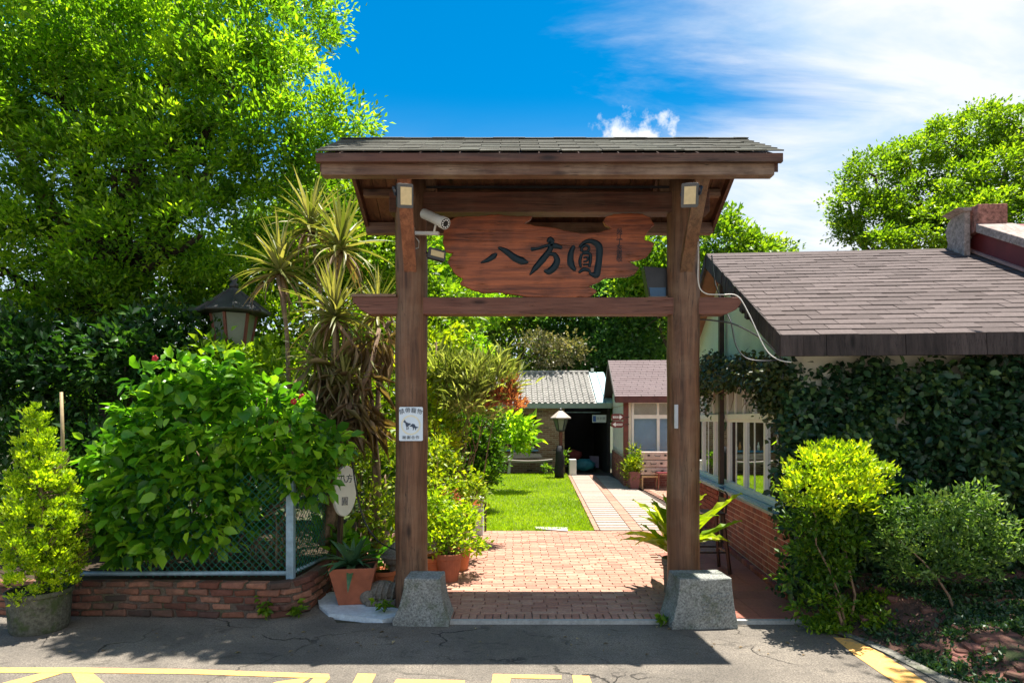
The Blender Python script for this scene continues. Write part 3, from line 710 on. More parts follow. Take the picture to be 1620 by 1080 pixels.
# no pets plate on the left post
pl = thing('no_pets_plate', 'white rectangular plate with a dog silhouette fixed on the left post', 'sign', (-.954, 5.84, 1.6))
plate_m = m_plain('white_enamel', (.66, .76, .84), .3, 0, .05, 8, 0); inkp = m_plain('plate_ink', (.03, .05, .09), .4, 0, .1, 9, 0)
def PL(px, py, d=5.842): p = P(px, py, 5.84); return (p.x, d, p.z)
def rrect(x0, x1, y0, y1, r, n=4):
    out = []
    for cx_, cy_, a0 in ((x1-r, y1-r, 0), (x0+r, y1-r, 90), (x0+r, y0+r, 180), (x1-r, y0+r, 270)):
        for k in range(n+1): a = R(a0+90*k/n); out.append((cx_+r*math.cos(a), cy_+r*math.sin(a)))
    return out
MB().prism(rrect(631.5, 669, 643.5, 697, 2), lambda u, v, d: PL(u, v, d), 5.836, 5.846).build('plate', plate_m, pl)
ringm = m_plain('plate_ring', (.72, .70, .55), .4, 0, .1, 9, 0)
mb = MB(); n = 40
ring = [PL(650+r*math.cos(2*PI*k/n), 672+r*1.02*math.sin(2*PI*k/n), 5.8345) for r in (15.5, 13) for k in range(n)]
mb.add(ring, [(k, (k+1) % n, n+(k+1) % n, n+k) for k in range(n)]); mb.build('ring', ringm, pl)
def zz(u, v): return (620+u/13.5, 630+v/13.5)
dog = [(243, 490), (262, 478), (278, 450), (292, 478), (305, 500), (345, 522), (400, 535), (450, 540), (485, 548), (505, 590), (535, 606), (570, 612), (540, 632), (515, 634), (522, 660), (508, 676), (498, 668), (500, 636), (470, 628), (472, 664), (452, 676), (446, 668), (456, 650), (440, 606), (400, 596), (365, 592), (360, 620), (352, 664), (338, 664), (345, 610), (325, 606), (326, 660), (308, 672), (316, 620), (300, 575), (285, 520), (262, 512)]
MB().prism([zz(*p) for p in dog], lambda u, v, d: PL(u, v, d), 5.833, 5.8355).build('dog_silhouette', inkp, pl)
MB().prism([zz(338, 606), zz(352, 612), zz(438, 540), zz(424, 532)], lambda u, v, d: PL(u, v, d), 5.8315, 5.8325).build('stripe', plate_m, pl)
for i, chx in enumerate('禁帶寵物'):
    a = R(-26+17.5*i*1.0); px = 650-14+9.3*i; py = 650.6-2.6*math.cos((i-1.5)*.9)+1.2; p = PL(px, py)
    text_obj('lettering', chx, .052, inkp, (p[0], 5.834, p[2]), (R(90), -R(-20+13*i)*-1, 0), pl)
for i, chx in enumerate('謝謝合作'):
    p = PL(650-10.4+7*i, 692); text_obj('lettering', chx, .036, inkp, (p[0], 5.834, p[2]), (R(90), 0, 0), pl)
MB().box(1.50, 1.535, 5.838, 5.852, 1.71, 1.93).build('small_plate', m_metal('zinc_plate', (.4, .42, .45)), None)
tag(bpy.data.objects['small_plate'], 'narrow grey metal plate on the right post', 'plate')

# floodlights, cctv camera
def floodlight(name, label, c, w, h, rot, group, d=.035):
    t = thing(name, label, 'floodlight', c, 0, group); t.rotation_euler = rot
    MB().prism(rrect(-w/2, w/2, -h/2, h/2, .012), lambda u, v, dd: (u, dd, v), 0, d).build('housing', met_dark, t, local=True, bevel=.003)
    MB().prism(rrect(-w/2-.004, w/2+.004, -h/2-.004, h/2+.004, .012), lambda u, v, dd: (u, dd, v), -.006, -.0005).build('frame', m_plain('floodlight_frame', (.10, .10, .10), .35, .3, .1, 9, 0), t, local=True, bevel=.002)
    MB().box(-w/2+.022, w/2-.012, -.0085, -.0065, -h/2+.022, h/2-.022).build('lens', yellow_led, t, local=True)
    mb = MB(); mb.bar((-w/2-.01, d/2, 0), (-w/2-.01, d/2+.05, h*.35), .02, .005); mb.bar((w/2+.01, d/2, 0), (w/2+.01, d/2+.05, h*.35), .02, .005); mb.bar((-w/2-.012, d/2+.05, h*.35), (w/2+.012, d/2+.05, h*.35), .005, .02)
    mb.build('bracket', met_dark, t, local=True); return t
floodlight('floodlight', 'black floodlight turned outward high on the left brace', P(641, 310, 5.1), .13, .18, (R(18), R(-8), R(32)), 'floodlights on the gate')
floodlight('floodlight', 'black floodlight turned outward high on the right brace', P(1091, 309, 5.1), .13, .18, (R(18), R(8), R(-32)), 'floodlights on the gate')
floodlight('floodlight', 'small grey floodlight tilted upward beside the left post under the camera', P(691, 402, 5.72), .155, .105, (R(-20), R(10), R(18)), 'floodlights on the gate')
MB().bar(P(676, 404, 5.86), P(690, 410, 5.76), .02, .02).build('light_arm', met_dark, None); tag(bpy.data.objects['light_arm'], 'short dark arm between the left post and the small floodlight', 'bracket')
cc = thing('security_camera', 'cream bullet security camera on a white arm fixed to the left post', 'security camera', P(690, 360, 5.72))
a = P(671, 338, 5.80); b = P(701, 352, 5.62)
MB().tube([a, a.lerp(b, .5), b], .046, 16).build('body', met_white, cc)
d = (b-a).normalized()
MB().tube([b-d*.02, b+d*.035], [.053, .053], 16).build('hood', met_white, cc)
MB().tube([b+d*.0355, b+d*.038], [.046, .046], 14).build('lens', met_dark, cc)
led = MB(); rr_ = d.cross(Vector((0, 0, 1))).normalized(); uu_ = rr_.cross(d)
for k in range(10):
    aa = 2*PI*k/10; led.ico(b+d*.038+(rr_*math.cos(aa)+uu_*math.sin(aa))*.033, .0085, 1)
led.build('lamp_ring', m_plain('led', (.8, .8, .78), .2, 0, .05, 9, 0), cc)
mb = MB(); mb.tube([P(690, 352, 5.72), P(687, 366, 5.74), P(690, 370, 5.74)], .010, 8); mb.bar(P(651, 369, 5.84), P(694, 369.5, 5.74), .03, .03); mb.build('arm', met_white, cc)
mb = MB(); mb.box(*(lambda p: (p.x-.006, p.x+.02, p.y-.04, p.y+.03, p.z-.05, p.z+.05))(P(653, 369, 5.85))); mb.build('wall_plate', met_white, cc, bevel=.003)
mb = MB(); mb.tube([P(657, 375, 5.83), P(663, 382, 5.8), P(662, 392, 5.8), P(656, 394, 5.85)], .005, 6); mb.build('cable', met_white, cc, smooth=True)
# dark box seen from behind, beside the right post
bx_ = thing('mounted_lamp_box', 'dark tapered lamp box with a blue lower edge behind the right post', 'lamp', P(1036, 446, 6.1))
mb = MB(); mb.prism([(1017, 423), (1056, 426), (1056, 470), (1025, 470)], lambda u, v, d: (P(u, v, 6.1).x, d, P(u, v, 6.1).z), 6.05, 6.19); mb.build('housing', met_dark, bx_, bevel=.004)
mb = MB(); mb.prism([(1027, 455), (1053, 455), (1053, 469), (1029, 469)], lambda u, v, d: (P(u, v, 6.05).x, d, P(u, v, 6.05).z), 6.042, 6.049); mb.build('panel', m_plain('blue_panel', (.02, .09, .18), .3, 0, .1, 9, 0), bx_)
def cable(name, label, pts, r, mat):
    pts = [P(*p) for p in pts]; out = []
    n = len(pts)
    for i in range(n-1):
        p0, p1, p2, p3 = pts[max(i-1, 0)], pts[i], pts[i+1], pts[min(i+2, n-1)]
        for s in range(6):
            t = s/6; out.append(.5*((2*p1)+(-p0+p2)*t+(2*p0-5*p1+4*p2-p3)*t*t+(-p0+3*p1-3*p2+p3)*t**3))
    out.append(pts[-1]); o = MB().tube(out, r, 6).build(name, mat, None, smooth=True); tag(o, label, 'cable')
cable('cable', 'white cable running down the right post and over the beam end to the cafe eaves', [(1102, 330, 5.8), (1104.5, 400, 5.84), (1105, 448, 5.86), (1116, 464, 5.88), (1140, 466, 5.92), (1166, 468, 5.9), (1184, 495, 5.85), (1210, 550, 5.8), (1230, 568, 5.75), (1252, 573, 5.72)], .0052, met_white)
cable('cable', 'black cable stretched from the right post straight to the cafe eaves', [(1103, 505, 6.0), (1130, 507, 5.95), (1165, 514, 5.9), (1210, 540, 5.82), (1246, 578, 5.75)], .007, met_dark)
cable('cable', 'black cable looping down in front of the pale green gable', [(1126, 404, 6.6), (1132, 450, 6.4), (1148, 490, 6.3), (1157, 512, 6.2), (1164, 545, 6.1), (1180, 566, 6.0), (1210, 571, 5.9), (1238, 568, 5.8)], .007, met_dark)
cable('cable', 'thin dark cord sagging from the left shrubs to the left post', [(556, 720, 6.5), (563, 770, 6.45), (575, 820, 6.4), (598, 855, 6.3), (628, 870, 6.05)], .008, met_dark)

# stone blocks at the posts
def stone_block(label, x0, x1, tx0, tx1, yf, z, dep, rz, seed):
    t = thing('stone_block', label, 'stone block', ((x0+x1)/2, yf+dep/2, 0), 0, 'stone blocks at the gate posts'); rr = random.Random(seed)
    prof = [(0, 1.0), (.12, 1.0), (.22, .93), (.45, .80), (.75, .71), (.97, .68), (1, .66)]
    hw = (x1-x0)/2; tw = (tx1-tx0)/2/hw; mb = MB(); nn = 6; sh = ((tx0+tx1)-(x0+x1))/2
    ringn = 0
    for h, k in prof:
        kk = 1-(1-k)*(1-tw)/.34; ring = []
        for sx0, sy0, sx1, sy1 in ((-1, -1, 1, -1), (1, -1, 1, 1), (1, 1, -1, 1), (-1, 1, -1, -1)):
            for q in range(nn):
                f = q/nn; ux = sx0+(sx1-sx0)*f; uy = sy0+(sy1-sy0)*f
                ring.append((ux*hw*kk+sh*h+rr.uniform(-.004, .004), uy*dep/2*(.55+.45*kk)+rr.uniform(-.004, .004), z*h+rr.uniform(-.002, .002)))
        mb.v += ring
    n = nn*4
    for i in range(len(prof)-1):
        for q in range(n): mb.f.append((i*n+q, i*n+(q+1) % n, (i+1)*n+(q+1) % n, (i+1)*n+q))
    mb.f.append(tuple(reversed(range(n)))); mb.f.append(tuple((len(prof)-1)*n+q for q in range(n)))
    o = mb.build('block', granite, t, local=True, bevel=.012); t.rotation_euler = (0, 0, rz)
    return t
stone_block('flared grey granite block standing in front of the left post', -1.03, -.54, -.93, -.62, 5.47, .41, .34, R(-2), 1)
b2 = stone_block('larger flared grey granite block with a chiselled face before the right post', 1.35, 1.93, 1.43, 1.88, 5.40, .43, .36, R(3), 2)
mb = MB(); rr = random.Random(5)
for i in range(170):
    u = rr.uniform(-.02, .22); v = rr.uniform(.10, .36); y = -.18+(.22 if v > .3 else .1)*max(0, v-.08)*.55
    mb.ico((u, y+.004, v), rr.uniform(.009, .018), 1, (1.1, .45, .75), .2, i)
tag(mb.build('chisel_mark', granite, b2, local=True), kind='stuff')

# ------------------------------------------------------------------ left planter, fence, conifer
brw = m_brick('old_brick', [(.13, .05, .035), (.22, .085, .05), (.40, .19, .12), (.17, .07, .05), (.08, .055, .045), (.30, .14, .09)], .95, (.045, .040, .032), .9)
plw = thing('planter_wall', 'low curved wall of old red bricks round the shrub bed', 'wall', (-3, 5.8, 0))
path = [(-5.4, 5.80), (-4.2, 5.76), (-3.0, 5.73), (-2.4, 5.69), (-2.15, 5.68), (-2.0, 5.74), (-1.93, 5.86), (-1.89, 6.05), (-1.87, 6.45), (-1.86, 6.9)]
pv = [Vector((x, y, 0)) for x, y in path]; cum = [0]
for i in range(1, len(pv)): cum.append(cum[-1]+(pv[i]-pv[i-1]).length)
def along(s):
    for i in range(1, len(pv)):
        if s <= cum[i] or i == len(pv)-1:
            t = (s-cum[i-1])/(cum[i]-cum[i-1]); return pv[i-1].lerp(pv[i], t), (pv[i]-pv[i-1]).normalized()
core = MB(); k = 60; inn = []; outr = []
for i in range(k+1):
    p, d = along(cum[-1]*i/k); nrm = Vector((-d.y, d.x, 0)); outr.append(p+nrm*.012); inn.append(p+nrm*.11)
for i in range(k):
    core.hexa([outr[i], outr[i+1], inn[i+1], inn[i]]+[v+Vector((0, 0, .315)) for v in (outr[i], outr[i+1], inn[i+1], inn[i])])
core.build('mortar_core', m_rock('wall_mortar', (.12, .09, .07), 50, .95, .4, .4), plw)
bks = [bevbox('brick', .2, .1, .053, brw, .009, .022, s) for s in range(6)]
for c in range(5):
    s = (.11 if c % 2 else 0)+.05
    while s < cum[-1]-.08:
        p, d = along(s); nrm = Vector((-d.y, d.x, 0)); z = .032+c*.066
        L = .2*random.uniform(.82, 1.0)
        q = p+nrm*(.045+random.uniform(-.008, .006))
        if random.random() > .03: piece('brick', random.choice(bks), plw, Vector((q.x, q.y, z))-plw.location, (random.uniform(-.06, .06), random.uniform(-.03, .03), math.atan2(d.y, d.x)+random.uniform(-.05, .05)), (L/.2, 1, random.uniform(.85, 1)))
        s += .218
mb = MB(); bed = [(-5.6, 5.9), (-2.5, 5.8), (-2.05, 5.85), (-1.97, 6.2), (-1.95, 9.5), (-9, 9.5), (-9, 5.9)]
mb.prism(bed, lambda u, v, d: (u, v, d), -.02, .28); tag(mb.build('planting_bed', soil), kind='structure')

fence = thing('chain_link_fence', 'green chain link fence with a blue grey corner post and pipe rail', 'fence', (-2.06, 5.9, .3))
fp = P(460, 745, 5.9)
MB().box(fp.x-.036, fp.x+.036, 5.865, 5.935, .25, 1.32).build('post', met_grey, fence, bevel=.008)
MB().tube([(-4.35, 5.86, .365), (-2.1, 5.88, .365)], .022, 10).build('rail', met_grey, fence, smooth=True)
MB().tube([(-2.06, 5.94, .36), (-1.95, 6.75, .34)], .018, 8).build('rail', met_grey, fence, smooth=True)
wirem = m_plain('green_wire', (.02, .17, .12), .4, .1, .15, 9, 0)
def chain(a, b, z0, z1, sp=.068, r=.0028):
    a = Vector(a); b = Vector(b); L = (b-a).length; d = (b-a)/L; H = z1-z0; mb = MB(); nrm = Vector((-d.y, d.x, 0))
    n = int((L+H)/sp)
    for sgn in (1, -1):
        for i in range(n):
            s0 = i*sp-(H if sgn > 0 else 0); p = []
            for q in (0, 1):
                h = q*H; s = s0+h if sgn > 0 else s0-h; p.append((s, h))
            (s1, h1), (s2, h2) = p
            def clip(t): return (s1+(s2-s1)*t, h1+(h2-h1)*t)
            ts = [0, 1]
            t0 = (0-s1)/(s2-s1); t1 = (L-s1)/(s2-s1); lo, hi = min(t0, t1), max(t0, t1); lo = max(0, lo); hi = min(1, hi)
            if hi-lo < .02: continue
            u, v = clip(lo), clip(hi); mb.tube([a+d*u[0]+Vector((0, 0, z0+u[1]))+nrm*.003*sgn, a+d*v[0]+Vector((0, 0, z0+v[1]))+nrm*.003*sgn], r, 4, False)
    return mb
chain((-3.6, 5.875, 0), (-2.07, 5.895, 0), .33, 1.3).build('wire_mesh', wirem, fence)
chain((-2.04, 5.95, 0), (-1.95, 6.75, 0), .33, 1.3).build('wire_mesh', wirem, fence)
MB().tube([P(97, 620, 6.1), P(99, 690, 6.1), (P(99, 690, 6.1).x, 6.1, .25)], [.014, .016, .017], 8).build('bamboo_stake', m_plain('bamboo', (.36, .26, .14), .6, 0, .2, 20, .1), None, smooth=True)
tag(bpy.data.objects['bamboo_stake'], 'pale bamboo stake standing in the dark bed behind the conifer', 'stake')

# conifer in a mossy pot
cx_, cy_ = -4.05, 5.42
cp = thing('mossy_pot', 'round mossy grey pot at the far left holding the conifer', 'plant pot', (cx_, cy_, 0))
mossy = m_rock('mossy_concrete', (.10, .10, .075), 30, .95, .5, .8)
MB().lathe((cx_, cy_, 0), [(.205, 0), (.215, .03), (.235, .30), (.25, .31), (.25, .345), (.232, .345), (.225, .30), (.02, .295)], 32).build('body', mossy, cp, smooth=False, bevel=.004)
MB().lathe((cx_, cy_, 0), [(.222, .298), (.222, .31), (.02, .32)], 24).build('soil', soil, cp)
cf = thing('conifer_shrub', 'lime green conical conifer with browned branches growing in the mossy pot', 'conifer', (cx_, cy_, .3))
mb = MB(); mb.tube([(cx_, cy_, .3), (cx_+.02, cy_, 1.0), (cx_-.02, cy_, 1.75)], [.03, .02, .005], 8)
for i in range(45):
    z = random.uniform(.42, 1.5); a = random.uniform(0, 2*PI); r = .36*(1-(z-.3)/1.6)**.8+.06
    mb.tube([(cx_, cy_, z), (cx_+math.cos(a)*r*.6, cy_+math.sin(a)*r*.6, z+.02), (cx_+math.cos(a)*r, cy_+math.sin(a)*r, z+.12)], [.008, .005, .002], 4, False)
mb.build('stem', bark_pale, cf)
lob = []
for i in range(34):
    z = .44+1.36*(i/33)**1.0; h = (z-.3)/1.6; a = i*2.399; r = .27*min(1, (1.0-h)*1.75)**.9*(.75+.25*min(1, h*4))+.01
    if random.random() < .13 and z < 1.4: continue
    lob.append((cx_+.02*math.sin(i)+math.cos(a)*r*.78, cy_+math.sin(a)*r*.78, z+random.uniform(-.03, .03), (.042+.09*(1-h))*random.uniform(.8, 1.25), 1.9))
crown('foliage', lob, lf_conif, cf, leaf=.036, wr=.28, dens=1700, per=50, cr=.04, shell=.75, upb=1.2, tvar=.35, tb=.62, skip=False)
lob2 = [(cx_+.24, cy_+.1, .55+.1*i, .12) for i in range(5)]
crown('dry_foliage', lob2, lf_dry, cf, leaf=.03, wr=.12, dens=500, per=26, cr=.05, upb=.2, tb=.1)

# ------------------------------------------------------------------ large-leaved shrub (hibiscus)
def leafobj_mesh(name, L, Wd, mat, curl=.15, fold=.12, n=6, tip=1.0):
    mb = MB(); vs = []; fs = []
    for i in range(n+1):
        t = i/n; wv = Wd/2*math.sin(PI*min(1, t**.75*.98+.02))**.8*(1 if t < 1 else 0); z = -curl*L*t*t
        if i in (0, n): wv = .002
        x = L*t
        vs += [(x, -wv, z+fold*wv*2), (x, 0, z), (x, wv, z+fold*wv*2)]
    for i in range(n):
        a = i*3; fs += [(a, a+1, a+4, a+3), (a+1, a+2, a+5, a+4)]
    mb.add(vs, fs); m = mb.mesh(name, mat); m.polygons.foreach_set('use_smooth', [True]*len(m.polygons)); return m
def dirmat(d, roll=0, up=Vector((0, 0, 1))):
    x = Vector(d).normalized(); y = up.cross(x)
    if y.length < .01: y = Vector((0, 1, 0))
    y.normalize(); z = x.cross(y); return Matrix((x, y, z)).transposed() @ Euler((roll, 0, 0)).to_matrix()
lf_hib = m_leaf('hibiscus_leaf', (.04, .15, .010), (.12, .32, .014), (.32, .54, .04), .4, .34, perobj=True, spec=.45, tl=2)
lf_hib2 = m_leaf('hibiscus_leaf_mass', (.03, .11, .010), (.10, .27, .014), (.28, .48, .035), .4, .36, tl=2)
hb = thing('hibiscus_shrub', 'large leaved green shrub with a few red flowers spilling over the wire fence', 'shrub', (-3.0, 6.3, .25))
hibm = [leafobj_mesh('leaf', 1, wd, lf_hib, cu, .16) for wd, cu in ((.58, .12), (.66, .22), (.52, .05))]
Hl = [(-3.35, 6.2, 1.3, .6), (-2.95, 6.15, 1.6, .6), (-2.5, 6.1, 1.72, .48), (-2.2, 6.1, 1.62, .42), (-1.92, 6.05, 1.48, .30), (-3.35, 6.2, 1.85, .42), (-2.95, 6.2, 2.0, .34), (-3.0, 6.1, 1.0, .48), (-3.4, 6.05, .86, .40), (-2.75, 6.15, .95, .36), (-3.72, 6.1, .95, .42), (-2.5, 6.1, 2.0, .26), (-3.75, 6.2, 1.4, .35), (-1.95, 6.0, 1.2, .2)]
Hs = []
for i in range(34):
    l = random.choice(Hl[:11]); d = Vector((random.gauss(0, .9), -abs(random.gauss(0, .8)), random.gauss(.3, .8))).normalized(); Hs.append((l[0]+d.x*l[3]*1.02, l[1]+d.y*l[3]*.98, l[2]+d.z*l[3]*.9, random.uniform(.10, .2)))
crown('leaf', Hl+Hs, lf_hib2, hb, leaf=.135, wr=.3, dens=150, per=13, cr=.12, shell=.6, upb=-.1, tvar=.45, tb=.45, droop=.18, hexa=True)
cnt = 0
while cnt < 300:
    l = random.choice(Hl[:8] if random.random() < .75 else Hl); d = Vector((random.gauss(0, .8), random.gauss(-.75, .5), random.gauss(.45, .7))).normalized()
    p = Vector(l[:3])+Vector((d.x, d.y, d.z*.85))*l[3]*random.uniform(.98, 1.12)
    if any((p-Vector(m[:3])).length < m[3]*.85 for m in Hl if m is not l): continue
    if p.y > 6.5: continue
    ax = Vector((d.x+random.gauss(0, .5), d.y*.7+random.gauss(-.3, .4), random.gauss(-.3, .3))).normalized()
    L = random.uniform(.09, .17); piece('leaf', random.choice(hibm), hb, p-hb.location, dirmat(ax, random.gauss(0, .35)), (L, L, L)); cnt += 1
mb = MB()
for i in range(26):
    l = random.choice(Hl); limb(mb, (random.uniform(-3.7, -2.3), 6.35, .25), Vector(l[:3])+Vector((random.gauss(0, .15), 0, 0)), .016, .006, .12, 5, 5)
mb.build('stem', bark_pale, hb, smooth=True)
petal = m_plain('red_petal', (.55, .012, .02), .5, 0, .2, 9, 0)
for p in (P(478, 628, 5.98), P(465, 635, 5.95), P(437, 667, 5.95), P(246, 567, 6.1)):
    mb = MB()
    for k in range(5):
        a = k*2*PI/5; mb.ico(p+Vector((math.cos(a)*.018, -.01, math.sin(a)*.018)), .017, 1, (1, .35, 1), .15, k)
    mb.build('flower', petal, hb)

# ------------------------------------------------------------------ big tree on the left
bl = []
for q in [(40, 40, 9.2, 1.2), (180, 30, 9.0, 1.1), (310, 40, 8.8, .95), (400, 40, 8.7, .62), (445, 85, 8.6, .42), (100, 160, 9.0, 1.15), (250, 150, 8.8, 1.0), (370, 140, 8.6, .8), (455, 120, 8.6, .36),
          (40, 270, 8.8, 1.05), (180, 270, 8.6, .95), (310, 250, 8.5, .85), (410, 215, 8.4, .62), (478, 190, 8.35, .42), (535, 190, 8.3, .30), (430, 275, 8.5, .50),
          (90, 380, 8.6, .9), (210, 390, 8.4, .8), (320, 370, 8.4, .75), (20, 460, 8.6, .9), (400, 330, 8.6, .5), (150, 470, 8.5, .6), (480, 235, 8.5, .25), (565, 188, 8.25, .16), (520, 172, 8.2, .26), (470, 262, 8.4, .36), (505, 215, 8.3, .26), (60, 130, 8.4, .5), (20, 210, 8.3, .5), (130, 60, 8.4, .5)]:
    p = P(*q[:3]); bl.append((p.x, p.y, p.z, q[3]))
row_ = [(-1.4-.31*i, 6.03+.04*math.sin(i*2), 6.7, .38, .5) for i in range(4)]+[(-3.35, 5.8, 6.75, .16), (-3.9, 5.75, 6.8, .2), (-4.6, 5.8, 6.8, .25)]
over = [ (-6, 6.5, 6.6, .9), (-5.2, 7.2, 7.6, .7), (-7.3, 8, 6, 1.3), (-7.5, 9, 4, 1.2), (-6.3, 10.5, 7.5, 1.4), (-4.0, 10, 8.2, 1.2)]
tree('broadleaf_tree', 'huge bright green broadleaf tree filling the upper left, overhanging the road', 'tree', (-6.0, 9.4, 0), 3.2, bl+over, lf_big, tr=.28, bmat=m_rock('bark_dark', (.04, .03, .022), 22, .95, .5, .2), limbs=16, leaf=.092, wr=.20, dens=98, per=62, cr=.19, shell=.6, upb=.45, tvar=.3, tb=.5, group=None)
big_t = [o_ for o_ in bpy.data.objects if o_.name == 'broadleaf_tree'][0]
crown('crown', row_, lf_big, big_t, leaf=.11, wr=.24, dens=330, per=24, cr=.13, shell=.3, tb=.5)
mb = MB(); limb(mb, (-6.3, 9.3, 4.2), (-6.7, 7.0, 7.3), .09, .06, .03, 6, 7); limb(mb, (-6.7, 7.0, 7.3), (-1.5, 6.03, 6.7), .05, .012, .03, 6, 7); mb.build('branch', bark, big_t, smooth=True)
# dark undergrowth beneath it
und = []
for q in [(20, 560, 7.6, .6), (110, 600, 7.6, .55), (200, 560, 7.6, .55), (280, 530, 7.8, .5), (40, 690, 7.3, .5), (150, 720, 7.2, .5), (240, 560, 8.2, .45), (100, 560, 8.2, .5), (330, 600, 8.0, .5), (-40, 620, 7.5, .6), (60, 800, 7, .5), (200, 800, 7.1, .5), (330, 740, 7.4, .5)]:
    p = P(*q[:3]); und.append((p.x, p.y, p.z, q[3]))
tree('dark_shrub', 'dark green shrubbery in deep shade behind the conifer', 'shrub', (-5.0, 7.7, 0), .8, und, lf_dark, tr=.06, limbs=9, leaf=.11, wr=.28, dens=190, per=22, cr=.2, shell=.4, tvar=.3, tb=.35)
# hedge mass at left middle (lighter)
md = []
for q in [(440, 520, 9.6, .7), (330, 480, 9.8, .7), (300, 640, 9, .6), (400, 600, 8.8, .6), (480, 420, 10.5, .9), (560, 400, 10.5, .9), (400, 420, 10.8, .9), (560, 330, 11, .8), (500, 320, 11, .7), (610, 420, 10.5, .8), (470, 600, 9.5, .7), (580, 540, 9.6, .7), (600, 640, 9.2, .6), (530, 680, 9, .6), (335, 570, 7.6, .25), (365, 580, 7.6, .3), (430, 580, 7.6, .3), (640, 330, 11.2, .7), (700, 500, 11, .7), (640, 520, 10.5, .7), (260, 430, 10.5, .9)]:
    p = P(*q[:3]); md.append((p.x, p.y, p.z, q[3]))
tree('bushy_tree', 'sunlit yellow green bushy tree behind the spiky palms and left post', 'tree', (-2.9, 10.4, 0), 1.6, md, lf_mid, tr=.12, limbs=12, leaf=.12, wr=.28, dens=150, per=24, cr=.22, shell=.5, tvar=.32, tb=.62)

# ------------------------------------------------------------------ lantern among the leaves
lant = thing('garden_lantern', 'big hexagonal garden lantern with a dark roof among the bushes at left', 'lantern', (-3.52, 8.0, 0))
lc = (-3.52, 8.0)
lroof = m_plain('weathered_roof_metal', (.05, .05, .052), .55, .3, .35, 7, .2); lred = m_plain('rusty_red', (.16, .05, .03), .7, 0, .25, 9, .1)
MB().tube([(lc[0], lc[1], 0), (lc[0], lc[1], 2.45)], .06, 12).build('post', met_dark, lant, smooth=True)
MB().lathe((*lc, 0), [(.43, 3.12), (.44, 3.14), (.07, 3.42), (.05, 3.45)], 8, R(22.5)).build('roof', lroof, lant, bevel=.004)
mb = MB()
for k in range(8):
    a = R(22.5)+k*PI/4; mb.bar((lc[0]+.44*math.cos(a), lc[1]+.44*math.sin(a), 3.15), (lc[0]+.06*math.cos(a), lc[1]+.06*math.sin(a), 3.43), .02, .02)
mb.build('roof_rib', lroof, lant)
MB().lathe((*lc, 0), [(.05, 3.44), (.06, 3.5), (.03, 3.52), (.055, 3.57), (.01, 3.62)], 12).build('finial', met_dark, lant, smooth=True)
for k in range(6):
    a = R(30)+k*PI/3; a2 = a+PI/3
    MB().bar((lc[0]+.16*math.cos(a), lc[1]+.16*math.sin(a), 2.5), (lc[0]+.27*math.cos(a), lc[1]+.27*math.sin(a), 3.11), .03, .03).build('frame_bar', lred, lant)
    mb = MB(); q = []
    for r, z in ((.155, 2.5), (.262, 3.11)): q.append((lc[0]+r*math.cos(a), lc[1]+r*math.sin(a), z)); q.append((lc[0]+r*math.cos(a2), lc[1]+r*math.sin(a2), z))
    mb.add([q[0], q[1], q[3], q[2]], [(0, 1, 2, 3)]); mb.build('pane', lampglass, lant)
MB().lathe((*lc, 0), [(.10, 2.42), (.18, 2.46), (.18, 2.5)], 6, R(30)).build('base', met_dark, lant)

def L_(*qs): return [(*P(*q[:3]), q[3]) for q in qs]
# ------------------------------------------------------------------ dracaena cluster
lf_dr = m_leaf('dracaena_leaf', (.12, .15, .03), (.26, .26, .08), (.45, .40, .18), .3, .45, perobj=True)
lf_dr2 = m_leaf('dracaena_dry', (.16, .09, .05), (.28, .17, .10), (.36, .25, .15), .25, .6, perobj=True)
def blade_mesh(name, mat, bend, wd=.07, n=6):
    mb = MB(); vs = []; fs = []; x = 0; z = 0; a = 0
    for i in range(n+1):
        t = i/n; wv = wd/2*(1-t**2.2)*(.6+.4*min(1, t*4)); vs += [(x, -wv, z+wv*.5), (x, 0, z), (x, wv, z+wv*.5)]
        a = -bend*t*1.5; x += math.cos(a)/n; z += math.sin(a)/n
    for i in range(n):
        q = i*3; fs += [(q, q+1, q+4, q+3), (q+1, q+2, q+5, q+4)]
    mb.add(vs, fs); m = mb.mesh(name, mat); m.polygons.foreach_set('use_smooth', [True]*len(m.polygons)); return m
bls = [blade_mesh('leaf', lf_dr, b_) for b_ in (.1, .35, .7, 1.0)]; bld = [blade_mesh('leaf', lf_dr2, b_) for b_ in (.6, 1.1)]
def dracaena(label, base, heads, nl, group):
    t = thing('dracaena', label, 'dracaena', (base[0], base[1], 0), 0, group)
    for (c, rad) in heads:
        c = Vector(c); mb = MB(); mid = Vector((base[0]+random.uniform(-.1, .1), base[1], c.z*.45))
        mb.tube([(base[0], base[1], 0), mid, mid.lerp(c, .6)+Vector((.03, 0, 0)), c], [.035, .03, .024, .022], 8); mb.build('trunk', bark_pale, t, smooth=True)
        for i in range(nl):
            f = (i+.5)/nl; el = R(85)-f*R(120); az_ = i*2.39996; d = Vector((math.cos(el)*math.cos(az_), math.cos(el)*math.sin(az_), math.sin(el)))
            d += Vector((random.gauss(0, .12), random.gauss(0, .12), random.gauss(0, .08)))
            dry = f > .82; L = rad*random.uniform(.8, 1.1)
            o = piece('leaf', random.choice(bld) if dry else bls[min(3, int(f*3.2+random.random()*.8))], t, c-Vector((0, 0, f*.12))-t.location, dirmat(d, random.gauss(0, .3)), (L, L, L))
    return t
gd = 'spiky leaved dracaenas left of the gate'
dracaena('tall dracaena with two spiky heads rising nearest the gate roof', (-2.25, 7.6, 0), [(P(492, 352, 7.5), .62), (P(540, 385, 7.3), .66)], 85, gd)
dracaena('dracaena with one wide spiky head above the lantern roof', (-2.6, 7.4, 0), [(P(443, 420, 7.3), .62)], 90, gd)
